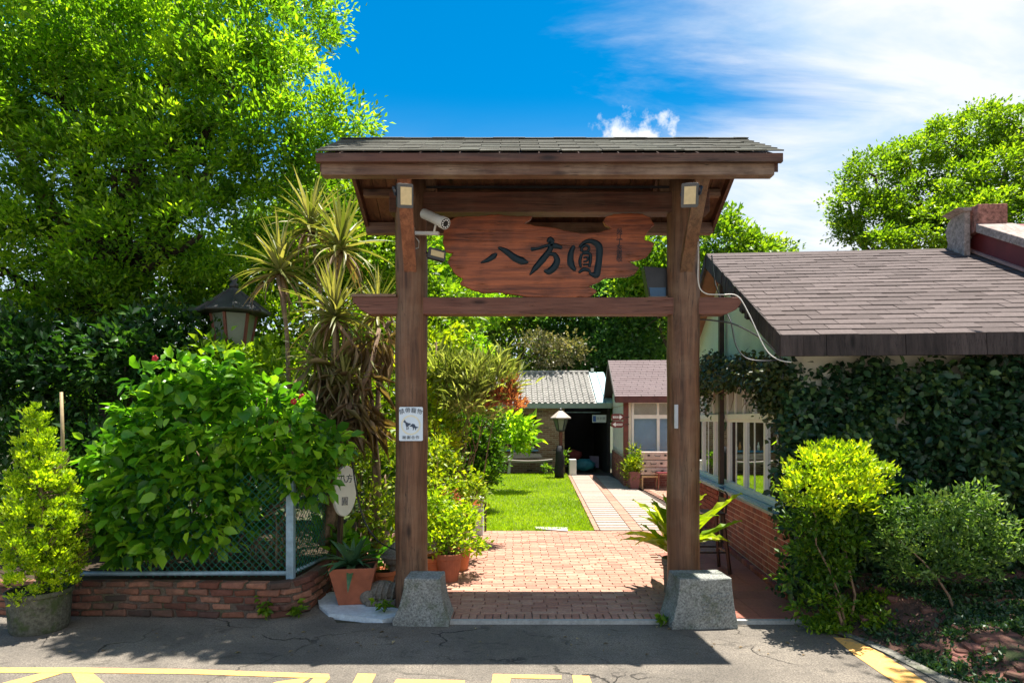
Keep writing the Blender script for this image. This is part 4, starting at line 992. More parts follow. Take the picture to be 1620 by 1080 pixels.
dracaena('dracaena whose big drooping head hangs beside the left beam end', (-2.0, 7.0, 0), [(P(530, 492, 6.8), .62)], 115, gd)
dracaena('dracaena half hidden behind the left post and beam end', (-1.55, 7.2, 0), [(P(598, 485, 7.2), .5), (P(575, 560, 7.0), .4)], 75, gd)
dracaena('drying dracaena with ragged low heads above the oval sign', (-1.95, 6.9, 0), [(P(500, 555, 6.9), .42), (P(545, 600, 6.8), .38)], 90, gd)
dd = [o_ for o_ in bpy.data.objects if o_.get('label', '').startswith('drying dracaena')][0]
crown('dry_leaf', L_((515, 590, 6.85, .22), (545, 640, 6.8, .24), (560, 600, 6.85, .22), (600, 540, 6.95, .2), (530, 690, 6.8, .16), (575, 680, 6.85, .16)), lf_dry, dd, leaf=.34, wr=.028, dens=120, per=16, cr=.12, shell=.2, upb=-.9, tb=.5, tvar=.4)
# crooked trunk + oval sign
tr_ = MB(); tr_.tube([P(512, 860, 6.7), P(522, 820, 6.7), P(530, 770, 6.7), P(528, 720, 6.7), P(545, 660, 6.7), P(585, 585, 6.8), P(600, 520, 6.9)], [.07, .06, .055, .045, .035, .03, .022], 12)
o = tr_.build('bare_trunk', bark_pale, None, smooth=True); tag(o, 'crooked bare trunk leaning beside the oval sign', 'tree trunk')
ov = thing('oval_sign', 'white oval sign board standing edge on among the plants left of the post', 'sign', P(545, 776, 6.5)); ov.rotation_euler = (0, R(4), R(60))
ell = [(.155*math.cos(2*PI*k/36), .26*math.sin(2*PI*k/36)) for k in range(36)]
MB().prism(ell, lambda u, v, d: (u, d, v), -.02, .02).build('board', m_plain('sign_white', (.78, .78, .72), .5, 0, .08, 6, .05), ov, local=True, bevel=.005)
for dz, chx in ((.12, '八方'), (-.11, '圓')):
    t_ = text_obj('lettering', chx, .095, inkp, (0, 0, 0), (R(90), 0, 0), ov); t_.location = (-.01, -.0225, dz)
MB().bar((0, .03, -.7), (0, .03, .1), .04, .04).build('stake', brownp, ov, local=True)

# ------------------------------------------------------------------ pots and plants by the left post
def fern_like(name, label, cat, base, n, L, wd, mat, el0, el1, group=None, bend=.6, ruff=False):
    t = thing(name, label, cat, base, 0, group); ms = [blade_mesh('leaf', mat, bend*k, wd) for k in (.5, 1, 1.5)]
    for i in range(n):
        f = (i+.5)/n; el = el1+(el0-el1)*f; az_ = i*2.4+random.uniform(-.2, .2); d = Vector((math.cos(el)*math.cos(az_), math.cos(el)*math.sin(az_), math.sin(el))); s = L*random.uniform(.75, 1.1)
        piece('leaf', random.choice(ms), t, (0, 0, 0), dirmat(d, random.gauss(0, .2)), (s, s, s))
    return t
def pot(label, c, r0, r1, h, mat, cat='plant pot', square=False, group='clay pots near the posts'):
    t = thing('square_pot' if square else 'round_pot', label, cat, c, 0, group)
    if square:
        mb = MB(); mb.lathe(c, [(r0, 0), (r1, h), (r1*.9, h), (r1*.86, h*.9), (.01, h*.88)], 4, R(45)+R(8)); mb.build('body', mat, t, bevel=.006)
    else:
        MB().lathe(c, [(r0, 0), (r1*.95, h*.8), (r1*1.06, h*.82), (r1*1.06, h), (r1*.94, h), (r1*.9, h*.9), (.01, h*.88)], 28).build('body', mat, t, bevel=.003)
    MB().lathe(c, [(r1*.86*(1 if not square else 1), h*.885), (r1*.86, h*.9), (.01, h*.93)], 4 if square else 20, R(53) if square else 0).build('soil', soil, t)
    return t
pA = G(557, 955); pot('square tapered terracotta pot against the end of the brick wall', (pA.x+.02, 6.15, .03), .19, .31, .36, terracotta, square=True)
lf_ag = m_leaf('agave_leaf', (.03, .08, .04), (.05, .13, .06), (.10, .20, .08), .15, .35, perobj=True)
fern_like('agave', 'grey green agave spreading over the square terracotta pot', 'agave', (pA.x+.0, 6.15, .36), 26, .42, .2, lf_ag, R(5), R(80), bend=.7)
pB = G(598, 948); pot('small dark red pot half hidden behind the carved stone', (pB.x+.02, 6.5, .03), .10, .14, .22, terr_or)
c1 = G(688, 918); pot('small orange clay pot just right of the left post', (-.86, 7.05, .03), .105, .145, .24, terr_or)
pot('larger brown clay pot of the row right of the left post', (-.69, 6.9, .03), .10, .145, .31, terracotta)
pot('clay pot rearmost in the row, mostly hidden by leaves', (-.62, 7.4, .03), .10, .14, .25, terr_or)
# carved stone and stone lantern
tt = thing('carved_stone_animal', 'weathered carved stone animal lying by the foot of the left post', 'stone carving', (-1.27, 6.08, .03))
mb = MB(); mb.ico((-1.25, 6.12, .13), .17, 3, (1, .8, .62), .02, 3); mb.ico((-1.37, 6.05, .10), .09, 3, (1, .9, .95), .02, 4)
mb.ico((-1.33, 6.0, .05), .06, 2, (1.2, 1, .6)); mb.ico((-1.18, 5.98, .055), .07, 2, (1.4, 1, .6)); mb.build('body', stonegrey, tt, smooth=True)
for i in range(5):
    mb = MB(); pts = [(-1.31+.05*i, 5.985-.015*math.sin(a)+.01, .13+.09*math.sin(a)) for a in np.linspace(-.6, 1.35, 8)]
    pts = [(-1.30+.055*i+.02*math.sin(a), 6.13-.155*math.cos(a), .12+.115*math.sin(a)) for a in np.linspace(-.5, 1.3, 8)]
    mb.tube(pts, .011, 6); mb.build('carved_ridge', stonegrey, tt, smooth=True)
sl_ = thing('stone_lantern', 'small grey stone lantern standing behind the carved stone', 'stone lantern', (-1.2, 6.5, .03))
MB().lathe((-1.2, 6.5, .03), [(.12, 0), (.13, .06), (.06, .1), (.06, .26), (.12, .3), (.13, .34), (.16, .36), (.05, .46), (.02, .5)], 16).build('body', stonegrey, sl_, bevel=.004)

def shrub(name, label, c, lobes, mat, leaf=.07, wr=.28, dens=160, per=18, cr=.1, stems=10, tb=.5, tvar=.3, upb=.3, sh=.5, **kw):
    t = thing(name, label, 'shrub', c); mb = MB()
    for i in range(stems):
        l = random.choice(lobes); limb(mb, (c[0]+random.gauss(0, .04), c[1]+random.gauss(0, .04), c[2]), l[:3], .012, .004, .12, 5, 5)
    mb.build('stem', bark_pale, t, smooth=True); crown('foliage', lobes, mat, t, leaf=leaf, wr=wr, dens=dens*2.2, per=per, cr=cr, shell=sh, tb=tb, tvar=tvar, upb=upb, **kw); return t
def L_(*qs): return [(*P(*q[:3]), q[3]) for q in qs]
shrub('variegated_shrub', 'yellow green leafy shrub growing in the clay pots right of the left post', (-.72, 7.0, .28), L_((690, 855, 7.0, .18), (720, 850, 6.95, .2), (745, 860, 7.1, .14), (700, 815, 7.1, .22), (735, 820, 7.1, .18), (690, 790, 7.2, .2)), lf_yel, leaf=.062, dens=230, per=20, tb=.42)
shrub('orange_tipped_shrub', 'bushy shrub with orange tinted tips behind the clay pots', (-.75, 7.9, .0), L_((695, 770, 7.9, .3), (725, 760, 8.0, .28), (750, 780, 7.9, .18), (690, 720, 8.2, .32), (720, 810, 7.7, .25)), lf_lime, leaf=.07, dens=150, per=20, tb=.45)
crown('tip_foliage', L_((715, 790, 7.6, .12), (740, 800, 7.65, .10)), lf_red, [o_ for o_ in bpy.data.objects if o_.name.startswith('orange_tipped')][0], leaf=.05, wr=.28, dens=500, per=10, cr=.06)
shrub('yellow_shrub', 'tall yellowish leafed shrub behind the left post', (-1.2, 9.5, 0), L_((690, 540, 9.4, .42), (712, 575, 9.6, .25), (695, 610, 9.3, .38), (690, 690, 9, .4), (650, 600, 9.2, .4)), lf_lime, leaf=.10, dens=80, per=22, cr=.16, tb=.5)
shrub('round_clipped_tree', 'dense dark green clipped tree at the left edge of the lawn', (-.85, 12.2, 0), L_((750, 690, 12.2, .48), (760, 720, 12.0, .42), (745, 740, 12, .45), (765, 670, 12.4, .42), (740, 650, 12.6, .4), (730, 700, 12.4, .5), (768, 745, 11.9, .28)), lf_mid, leaf=.085, dens=170, per=26, cr=.13, tb=.25, stems=14)
shrub('glossy_frangipani', 'frangipani with long glossy green leaves in front of the bottle niche', (-.75, 15.6, 0), L_((800, 668, 15.4, .38), (825, 680, 15.2, .32), (805, 700, 15.2, .3), (835, 690, 15.3, .2)), lf_big, leaf=.26, wr=.17, dens=60, per=12, cr=.16, tb=.7, stems=4)
fe = shrub('feathery_shrub', 'feathery pale shrub with rust red tips left of the tiled roof', (-.9, 9.0, 0), L_((720, 605, 9.1, .32), (755, 605, 9.0, .3), (785, 615, 9.0, .24), (740, 640, 8.9, .26), (780, 592, 9.1, .2), (700, 580, 9.1, .24)), lf_fine, leaf=.22, wr=.016, dens=75, per=34, cr=.2, tb=.5, stems=14, upb=.7)
crown('rusty_foliage', L_((800, 625, 8.95, .12), (812, 640, 8.9, .09), (775, 640, 8.9, .10), (806, 608, 9.0, .07)), lf_red, fe, leaf=.10, wr=.06, dens=900, per=34, cr=.09, upb=.8)
# bushes between the oval sign and the left post
shrub('tangled_shrub', 'tangled yellow green shrub with many thin stems between the oval sign and the post', (-1.75, 7.3, 0), L_((600, 620, 8, .35), (590, 690, 7.6, .34), (610, 750, 7.3, .3), (575, 790, 7.2, .28), (610, 820, 7.1, .28), (560, 700, 7.8, .35), (600, 870, 6.9, .22), (570, 850, 7.0, .2)), lf_lime, leaf=.075, dens=90, per=16, cr=.12, tb=.35, stems=36)
shrub('broad_leaf_plant', 'broad leaved shade plant behind the square pot', (-1.75, 6.7, 0), L_((530, 850, 6.8, .2), (560, 880, 6.7, .2), (595, 885, 6.7, .18)), lf_hib2, leaf=.16, wr=.32, dens=90, per=7, cr=.1, tb=.4, stems=8, hexa=True)
# purple fountain grass by the white planter
fg = thing('fountain_grass', 'brownish pink fountain grass arching over the white planter', 'ornamental grass', (-.85, 9.0, .3))
fgm = m_leaf('fountain_grass_blade', (.14, .08, .05), (.26, .16, .10), (.42, .32, .22), .3, .6, perobj=True); fgb = [blade_mesh('leaf', fgm, b_, .014) for b_ in (.8, 1.2, 1.5)]
for i in range(80):
    a = random.uniform(0, 2*PI); el = R(random.uniform(45, 88)); d = Vector((math.cos(a)*math.cos(el), math.sin(a)*math.cos(el), math.sin(el))); s = random.uniform(.5, .85)
    piece('leaf', random.choice(fgb), fg, (random.gauss(0, .06), random.gauss(0, .06), .35), dirmat(d, random.gauss(0, .3)), (s, s, s))
wp = thing('white_planter', 'white square planter post at the near left corner of the lawn', 'planter', (-.53, 9.7, 0))
MB().box(-.64, -.44, 9.55, 9.85, 0, .56).build('body', whitecement, wp, bevel=.006)
MB().box(-.655, -.425, 9.535, 9.865, .562, .60).build('rim', concrete, wp, bevel=.004)
MB().box(-.43, -.40, 9.86, 9.89, 0, .5).build('stake', brownp, wp)

# bird's nest fern behind right post
fpot = pot("grey cylindrical pot of the bird's nest fern, behind the right post", (1.66, 6.42, .03), .11, .13, .36, stonegrey, group='large garden pots')
lf_nest = m_leaf('nest_fern_leaf', (.16, .28, .008), (.32, .44, .012), (.60, .60, .03), .45, .35, perobj=True)
def nestleaf(bend):
    mb = MB(); vs = []; fs = []; x = z = 0; n = 12
    for i in range(n+1):
        t = i/n; wv = .125*(min(1, .2+t*2.2))*(1-t**3)*(1+.12*math.sin(i*2.3)); ru = .02*math.sin(i*2.7)
        vs += [(x, -wv, z+wv*.6+ru), (x, 0, z), (x, wv, z+wv*.6-ru)]; a = .25-bend*t*1.3; x += math.cos(a)/n; z += math.sin(a)/n
    for i in range(n): q = i*3; fs += [(q, q+1, q+4, q+3), (q+1, q+2, q+5, q+4)]
    mb.add(vs, fs); return mb.mesh('leaf', lf_nest)
nms = [nestleaf(b_) for b_ in (.3, .6, .9)]
nf = thing('birds_nest_fern', "yellow green bird's nest fern fanning out on both sides of the right post", 'fern', (1.66, 6.42, .36))
for i in range(34):
    el = R(random.uniform(22, 82)); a = i*2.4; d = Vector((math.cos(a)*math.cos(el), math.sin(a)*math.cos(el), math.sin(el))); s = random.uniform(.5, .78)
    piece('leaf', random.choice(nms), nf, (0, 0, .02), dirmat(d, random.gauss(0, .15)), (s, s, s))
for tx, ty, s in ((1008, 842, .62), (1022, 800, .72), (1180, 845, .75), (1186, 802, .8), (1120, 772, .78), (1040, 790, .7)):
    d = P(tx, ty, 6.3)-Vector((1.66, 6.42, .36)); s = d.length*1.05; d.z += .12*s; piece('leaf', nms[0], nf, (0, 0, .0), dirmat(d, random.gauss(0, .15)), (s, s*1.1, s))

# bar stool by the ledge
bs = thing('bar_stool', 'dark metal bar stool drawn up to the blue tiled ledge', 'bar stool', (2.28, 7.35, .03))
dk = m_plain('rusted_dark_metal', (.055, .03, .025), .45, .5, .3, 12, .1)
MB().prism(rrect(2.28-.16, 2.28+.16, 7.35-.16, 7.35+.16, .04), lambda u, v, d: (u, v, d), .70, .725).build('seat', dk, bs, bevel=.004)
for sx in (-1, 1):
    for sy in (-1, 1):
        MB().bar((2.28+sx*.13, 7.35+sy*.13, .70), (2.28+sx*.19, 7.35+sy*.19, .038), .03, .03).build('leg', dk, bs)
mb = MB()
for (ax, ay), (bx2, by2) in (((-1, -1), (1, -1)), ((1, -1), (1, 1)), ((1, 1), (-1, 1)), ((-1, 1), (-1, -1))):
    mb.bar((2.28+ax*.168, 7.35+ay*.168, .28), (2.28+bx2*.168, 7.35+by2*.168, .28), .012, .02)
mb.build('footrest', dk, bs)
mb = MB(); mb.tube([(2.44, 7.22, .72), (2.46, 7.22, .93), (2.44, 7.24, .96), (2.44, 7.46, .96), (2.46, 7.48, .93), (2.44, 7.48, .72)], .011, 8); mb.bar((2.45, 7.24, .86), (2.45, 7.46, .86), .012, .05); mb.build('backrest', dk, bs)

# ------------------------------------------------------------------ right cafe building (local axes: u right, v back; origin at its near left wall corner)
OX, OY = 2.72, 6.15
cafe = thing('cafe_building', 'single storey cafe with brown shingled roof, pale green gable and ivy covered front', 'building', (OX, OY, 0), TH)
def toL(p):  # world -> cafe local
    d = Vector(p)-Vector((OX, OY, 0)); return Vector((d.x*ct+d.y*st, -d.x*st+d.y*ct, d.z))
V1 = 5.3                                       # back wall
VE, VR, ZEV, ZRD = -.43, 2.60, 2.55, 4.06      # eave v, ridge v, heights
UE = -.24                                      # verge u
UW = 8.0
# brick side wall below windows
MB().box(.012, .10, .03, V1, 0, .84).build('side_wall', m_rock('pale_mortar', (.60, .47, .40), 60, .9, .1), cafe, local=True)
cb = m_brick('cafe_brick', [(.28, .07, .055), (.40, .11, .08), (.46, .17, .12), (.24, .06, .05), (.34, .10, .08), (.20, .07, .07)], .7, (.10, .05, .04), .25, world=False)
cbk = bevbox('brick', .03, .101, .0575, cb, .002)
for r in range(11):
    for i in range(26):
        v = .06+i*.113+(.056 if r % 2 else 0)
        piece('brick', cbk, cafe, (.0235+random.uniform(-.001, .001), v, .13+r*.0665))
mb = MB()
for r in range(11):
    for i in range(26, 46):
        v = .06+i*.113+(.056 if r % 2 else 0); mb.box(-.006, .022, v-.05, v+.05, .13+r*.0665-.029, .13+r*.0665+.029)
tag(mb.build('brick', m_brick_stuff('cafe_brick_far', [(.24, .05, .04), (.33, .075, .055), (.38, .11, .08), (.20, .045, .04)], 0), cafe, local=True), kind='stuff')
for i in range(46):
    piece('plinth_brick', cbk, cafe, (-.02, .06+i*.113, .062), (0, 0, 0), (1.8, 1, 1.15))
MB().box(.0, V1*0+.1, -.02, .028, 0, 2.5).build('corner_post', cream, cafe, local=True)
MB().box(.101, UW, -.02, .12, 0, 2.5).build('front_wall', cream, cafe, local=True)
MB().box(.101, UW, V1-.1, V1, 0, 2.5).build('back_wall', cream, cafe, local=True)
MB().box(UW-.1, UW-.001, .13, V1-.101, 0, 2.5).build('end_wall', cream, cafe, local=True)
MB().box(.11, UW-.11, .13, V1-.11, .0, .03).build('floor', terracotta, cafe, local=True)
# front window showing at the right above the ivy
wf = MB().box(3.1, 3.75, -.05, -.021, 1.75, 2.42).build('window', cream, cafe, local=True)
MB().box(3.16, 3.41, -.054, -.051, 1.82, 2.36).build('pane', glass, wf, local=True); MB().box(3.46, 3.70, -.054, -.051, 1.82, 2.36).build('pane', glass, wf, local=True)
# ledge of blue tile
ledge = MB().box(-.16, .02, .05, V1, .842, .868).build('ledge', concrete, cafe, local=True)
bt = bevbox('ledge_tile', .178, .096, .012, bluetile, .002)
for i in range(52):
    piece('ledge_tile', bt, ledge, (-.07, .1+i*.1, .876+random.uniform(-.0008, .0008)))
# windows along the side: posts, frames, panes
fr = m_plain('white_aluminium', (.80, .78, .73), .35, .1, .06, 6, 0)
tr0, tr1 = 1.79, 1.86
MB().box(-.01, .09, .03, V1, tr0, tr1).build('transom', fr, cafe, local=True, bevel=.003)
MB().box(-.01, .09, .03, V1, 2.18, 2.25).build('transom', fr, cafe, local=True, bevel=.003)
MB().box(-.02, .09, .03, V1, .883, .92).build('window_sill', fr, cafe, local=True, bevel=.003)
wv0 = .06
edges_v = [.06, .86, 1.66, 2.46, 3.26, 4.06, 4.86, 5.22]
for a, b in zip(edges_v[:-1], edges_v[1:]):
    wn = MB(); wn.box(.005, .05, a, a+.03, .921, tr0-.001); wn.box(.005, .05, b-.03, b-.001, .921, tr0-.001); wn.box(.006, .049, a+.031, b-.031, .921, .955); wn.box(.006, .049, a+.031, b-.031, tr0-.035, tr0-.002)
    wo = wn.build('window', fr, cafe, local=True)
    m_ = (a+b)/2; MB().box(.012, .044, m_-.013, m_+.013, .956, tr0-.036).build('mullion', fr, wo, local=True)
    for c0, c1, xx in ((a+.031, m_-.014, .018), (m_+.014, b-.031, .034)):
        MB().box(xx, xx+.005, c0, c1, .956, tr0-.036).build('pane', glass, wo, local=True)
    wn = MB(); wn.box(-.003, .08, a, a+.03, tr1+.001, 2.179); wn.box(-.003, .08, m_-.015, m_+.015, tr1+.001, 2.179)
    wo = wn.build('top_window', fr, cafe, local=True)
    MB().box(.02, .024, a+.031, m_-.016, tr1+.001, 2.179).build('pane', blind if a > 1 else glass, wo, local=True)
    MB().box(.02, .024, m_+.016, b, tr1+.001, 2.179).build('pane', blind if a < 2.9 and a > .5 else glass, wo, local=True)
for v in (VR-.04,):
    MB().box(-.085, -.022, v-.045, v+.045, .90, ZRD-.42).build('wall_post', brownp, cafe, local=True, bevel=.004)
MB().box(-.075, -.03, VR-.08, VR-.03, .03, .84).build('wall_post', brownp, cafe, local=True)
# gable panel
sl_c = (ZRD-ZEV)/(VR-VE)
def zroof(v): return ZRD-abs(v-VR)*sl_c
mb = MB(); mb.prism([(.03, 2.251), (V1, 2.251), (V1, zroof(V1)-.11), (VR, ZRD-.13), (.03, zroof(.03)-.11)], lambda u, v, d: (d, u, v), .01, .06); mb.build('gable_panel', palegreen, cafe, local=True)
# roof slabs
def roof_slab(mb, u0, u1, v0, v1, t0, t1):
    mb.hexa([(u0, v0, zroof(v0)-t1), (u1, v0, zroof(v0)-t1), (u1, v1, zroof(v1)-t1), (u0, v1, zroof(v1)-t1), (u0, v0, zroof(v0)-t0), (u1, v0, zroof(v0)-t0), (u1, v1, zroof(v1)-t0), (u0, v1, zroof(v1)-t0)])
VB = 2*VR-VE
mb = MB(); roof_slab(mb, UE+.02, UW, VE+.02, VR, .0, .1); roof_slab(mb, UE+.02, UW, VR, VB-.02, 0, .1)
rfo = mb.build('roof', m_plain('roof_underside', (.22, .11, .06), .7, 0, .2, 6, .1), cafe, local=True)
shc = m_brick('cafe_shingle', [(.098, .076, .070), (.130, .102, .095), (.152, .120, .112), (.112, .088, .082)], .95, (.085, .068, .062), .6, world=False)
csl = math.hypot(VR-VE, ZRD-ZEV); ca = math.atan2(ZRD-ZEV, VR-VE); rows = 23; ex = csl/rows
csm = [bevbox('shingle', .330, .165, .010, shc, .001, .004, s) for s in range(3)]
cst = MB(); cnt = 0
for r in range(rows):
    u = UE+((r*.137) % .333)-.333; d = ex*(r+.5)-.01; v = VE+d*math.cos(ca); z = ZEV+d*math.sin(ca)+.010
    while u < 6.3:
        a = max(u, UE-.005); b = u+.333
        if b-a > .04:
            wpx = (OX+(a)*ct-v*st)/(OY+a*st+v*ct)   # still inside the photo?
            if wpx < .86 and a < 3.6 and cnt < 300:
                piece('shingle', random.choice(csm), rfo, ((a+b)/2, v, z+random.uniform(-.002, .003)), (ca-.045+random.uniform(-.008, .008), 0, random.uniform(-.006, .006)), ((b-a-.006)/.33, 1, 1)); cnt += 1
            else: cst.box(-(b-a)/2, (b-a)/2-.006, -.08, .08, -.004, .004, Matrix.Translation(((a+b)/2, v, z)) @ Euler((ca-.045, 0, 0)).to_matrix().to_4x4())
        u += .333
tag(cst.build('shingle', shc, rfo, local=True), kind='stuff')
mb = MB(); roof_slab(mb, UE, UW, VR+.01, VB, -.018, -.002); mb.build('back_roof_sheet', shc, rfo, local=True)
MB().add([(UE, VR-.1, ZRD-.035), (UW, VR-.1, ZRD-.035), (UW, VR, ZRD+.025), (UE, VR, ZRD+.025), (UW, VR+.1, ZRD-.035), (UE, VR+.1, ZRD-.035)], [(0, 1, 2, 3), (3, 2, 4, 5)]).build('ridge_strip', shc, rfo, local=True)
# fascia: hanging dark shingles along the eave, ragged ones along the verge
u = UE-.01; k = 0
while u < 4.4:
    wd = .34 if u > 0 else .2
    MB().hexa([(u, VE-.035+.004*(k % 2), ZEV-.185), (u+wd-.004, VE-.035+.004*(k % 2), ZEV-.185), (u+wd-.004, VE+.015, ZEV-.185), (u, VE+.015, ZEV-.185),
               (u, VE-.02+.004*(k % 2), ZEV+.005), (u+wd-.004, VE-.02+.004*(k % 2), ZEV+.005), (u+wd-.004, VE+.018, ZEV+.005), (u, VE+.018, ZEV+.005)]).build('fascia_shingle', flash_m, rfo, local=True)
    u += wd; k += 1
MB().box(4.4, UW, VE-.03, VE+.015, ZEV-.185, ZEV+.005).build('fascia_board', flash_m, rfo, local=True)
for side in (0, 1):
    n_ = 30 if side == 0 else 14
    for i in range(n_):
        t0, t1 = i/n_, (i+1)/n_
        v0 = VE+(VR-VE)*t0 if side == 0 else VR+(VB-VR)*t0; v1 = VE+(VR-VE)*t1 if side == 0 else VR+(VB-VR)*t1
        h = .17+(random.uniform(-.035, .03) if 8 < i < 22 and side == 0 else random.uniform(-.004, .004)); h2 = h+random.uniform(-.02, .02)*(1 if 8 < i < 22 else 0); xo = -.012+random.uniform(-.006, .006)
        MB().hexa([(UE+xo-.012, v0, zroof(v0)-h), (UE+.015, v0, zroof(v0)-h), (UE+.015, v1-.003, zroof(v1)-h2), (UE+xo-.012, v1-.003, zroof(v1)-h2),
                   (UE+xo, v0, zroof(v0)+.012), (UE+.015, v0, zroof(v0)+.012), (UE+.015, v1-.003, zroof(v1)+.012), (UE+xo, v1-.003, zroof(v1)+.012)]).build('verge_shingle', flash_m, rfo, local=True)
# curtains inside
cur = m_plain('curtain', (.45, .40, .34), .9, 0, .1, 5, 0)
for v in (1.15, 3.4):
    mb = MB(); pts = [(.16+.02*math.sin(i*1.6), v+i*.02) for i in range(10)]
    for i in range(9): mb.add([(pts[i][0], pts[i][1], .92), (pts[i+1][0], pts[i+1][1], .92), (pts[i+1][0], pts[i+1][1], 1.8), (pts[i][0], pts[i][1], 1.8)], [(0, 1, 2, 3)])
    mb.build('curtain', cur, cafe, local=True)

# vines
def vine_cloud(name, pts, mat, parent, leaf, wr, tb, per=10, cr=.07, dirn=(0, -1, .2), tvar=.3):
    Ps = []; Ds = []; Ts = []
    for p in pts:
        m = int(per*random.uniform(.5, 1.5)); Ps.append(np.array(p)+rng.normal(0, cr, (m, 3))); Ds.append(np.array(dirn)*.5+rng.normal(0, .6, (m, 3))+np.array([0, 0, -.25])); Ts.append(np.full(m, tb+.22*math.sin(p[0]*3.1+p[2]*2.3)*math.sin(p[2]*4.7-p[0]*1.7)+rng.normal(0, tvar*.7))+rng.normal(0, tvar*.7, m))
    Pp = np.concatenate(Ps); n = len(Pp)
    o = leaf_mesh(name, Pp, np.concatenate(Ds), leaf*rng.uniform(.6, 1.3, n), wr, mat, np.concatenate(Ts), up=np.tile(np.array(dirn)*1.2+np.array([0, 0, .5]), (n, 1)), parent=parent, jit=.45, hexa=True); return tag(o, kind='stuff')
def cw(u, v, z): return Vector((OX+u*ct-v*st, OY+u*st+v*ct, z))
iv = thing('ivy', 'dark green ivy covering the whole front wall of the cafe', 'ivy', cw(2, -.05, 0))
pts = []
for i in range(3300):
    u = random.uniform(-.12, 4.8); z = random.uniform(.15, 2.36)
    if 2.95 < u < 3.7 and z > 1.95 and random.random() < .75: continue
    if z > 2.2 and random.random() < .35 and u < 2.2: continue
    if .05 < u < .4 and z > 2.0 and random.random() < .7: continue
    lump = .10+.10*math.sin(u*2.3+z*1.9)+.06*math.sin(u*5+z*4.3)
    pts.append(cw(u, -.07-max(0, lump)*random.uniform(.3, 1.3), z))
vine_cloud('foliage', pts, lf_ivy, iv, .075, .33, .38, 13, .055)
mb = MB()
for i in range(40):
    u = random.uniform(0, 3.8); q = cw(u, -.05, .1); q2 = cw(u+random.uniform(-.3, .3), -.06, random.uniform(1.2, 2.3)); limb(mb, q, q2, .012, .004, .05, 4, 6)
mb.build('stem', bark, iv)
iv2 = thing('climbing_vine', 'brownish green vine draped across the gable end above the side windows', 'vine', cw(-.05, 1.2, 2.2))
pts = []
for i in range(950):
    v = random.uniform(-.25, 3.6); top = 2.45+.10*math.sin(v*3)+(.10 if 1.9 < v < 2.8 else 0); lo = 2.26-.01*v
    if v < .9: lo = 1.9 if v > .18 else .75; top = 2.38
    if 2.9 < v < 3.15 and random.random() < .5: lo = 1.8
    z = random.uniform(lo, top); pts.append(cw(-.1-random.uniform(0, .16), v, z) if v > .9 or z > 2.15 else cw(-.03-random.uniform(0, .05), v, z))
vine_cloud('foliage', pts, m_leaf('vine_leaf', (.02, .035, .012), (.05, .08, .022), (.13, .13, .05), .25), iv2, .058, .32, .45, 11, .05, (-1, -.4, .1))
mb = MB()
for i in range(18):
    v = random.uniform(0, 3.3); limb(mb, cw(-.06, v, 2.2), cw(-.1, v+random.uniform(-.5, .5), random.uniform(1.9, 2.5)), .008, .003, .15, 4, 5)
mb.build('stem', bark_pale, iv2)

# yellow bush at the corner, fern bush on the bank
shrub('golden_bush', 'bright golden yellow topped bush at the corner of the cafe', (2.85, 5.4, .0), L_((1290, 745, 5.34, 0.221), (1340, 735, 5.34, 0.230), (1380, 755, 5.39, 0.153), (1325, 785, 5.19, 0.221), (1275, 780, 5.24, 0.170), (1370, 790, 5.34, 0.128), (1310, 720, 5.44, 0.170)), lf_yel, leaf=.046, wr=.26, dens=430, per=24, cr=.06, tb=.56, tvar=.38, stems=2, sh=.6, upb=.9)
shrub('green_underbrush', 'darker green lower growth beneath the golden bush', (2.83, 5.42, 0), L_((1260, 820, 5.34, 0.115), (1300, 815, 5.24, 0.144), (1350, 800, 5.29, 0.144), (1390, 810, 5.34, 0.086), (1265, 870, 5.34, 0.108), (1320, 900, 5.29, 0.122), (1340, 850, 5.24, 0.144), (1300, 950, 5.24, 0.094), (1330, 960, 5.24, 0.072), (1255, 910, 5.39, 0.072), (1300, 840, 5.44, 0.173), (1330, 860, 5.44, 0.144), (1285, 880, 5.44, 0.130), (1290, 925, 5.39, 0.122), (1310, 900, 5.44, 0.144), (1275, 960, 5.29, 0.094), (1350, 830, 5.44, 0.115)), lf_mid, leaf=.06, wr=.24, dens=300, per=18, cr=.08, tb=.22, stems=2, sh=.4)
shrub('sprawling_shrub', 'sprawling pale tipped shrub on the bank in front of the ivy', (3.6, 5.15, .2), L_((1420, 900, 5.2, .12), (1470, 905, 5.2, .12), (1520, 905, 5.2, .12), (1565, 890, 5.2, .12), (1430, 815, 5.24, .2), (1480, 800, 5.24, .24), (1530, 810, 5.24, .22), (1560, 840, 5.24, .16), (1450, 850, 5.24, .2), (1510, 850, 5.19, .22), (1400, 835, 5.24, .15), (1500, 890, 5.19, .15), (1545, 780, 5.29, .12), (1440, 880, 5.19, .17), (1540, 880, 5.19, .17), (1590, 860, 5.24, .18), (1400, 870, 5.24, .14), (1580, 820, 5.24, .14)), m_leaf('pale_tip_leaf', (.03, .08, .02), (.12, .22, .05), (.32, .42, .13), .4, tl=2), leaf=.05, wr=.20, dens=330, per=18, cr=.06, tb=.42, stems=1, upb=.5)
fern_like('fern', 'arching green fern standing out of the sprawling shrub', 'fern', (*P(1515, 815, 5.5),), 22, .30, .05, lf_ag, R(10), R(75), bend=.8)

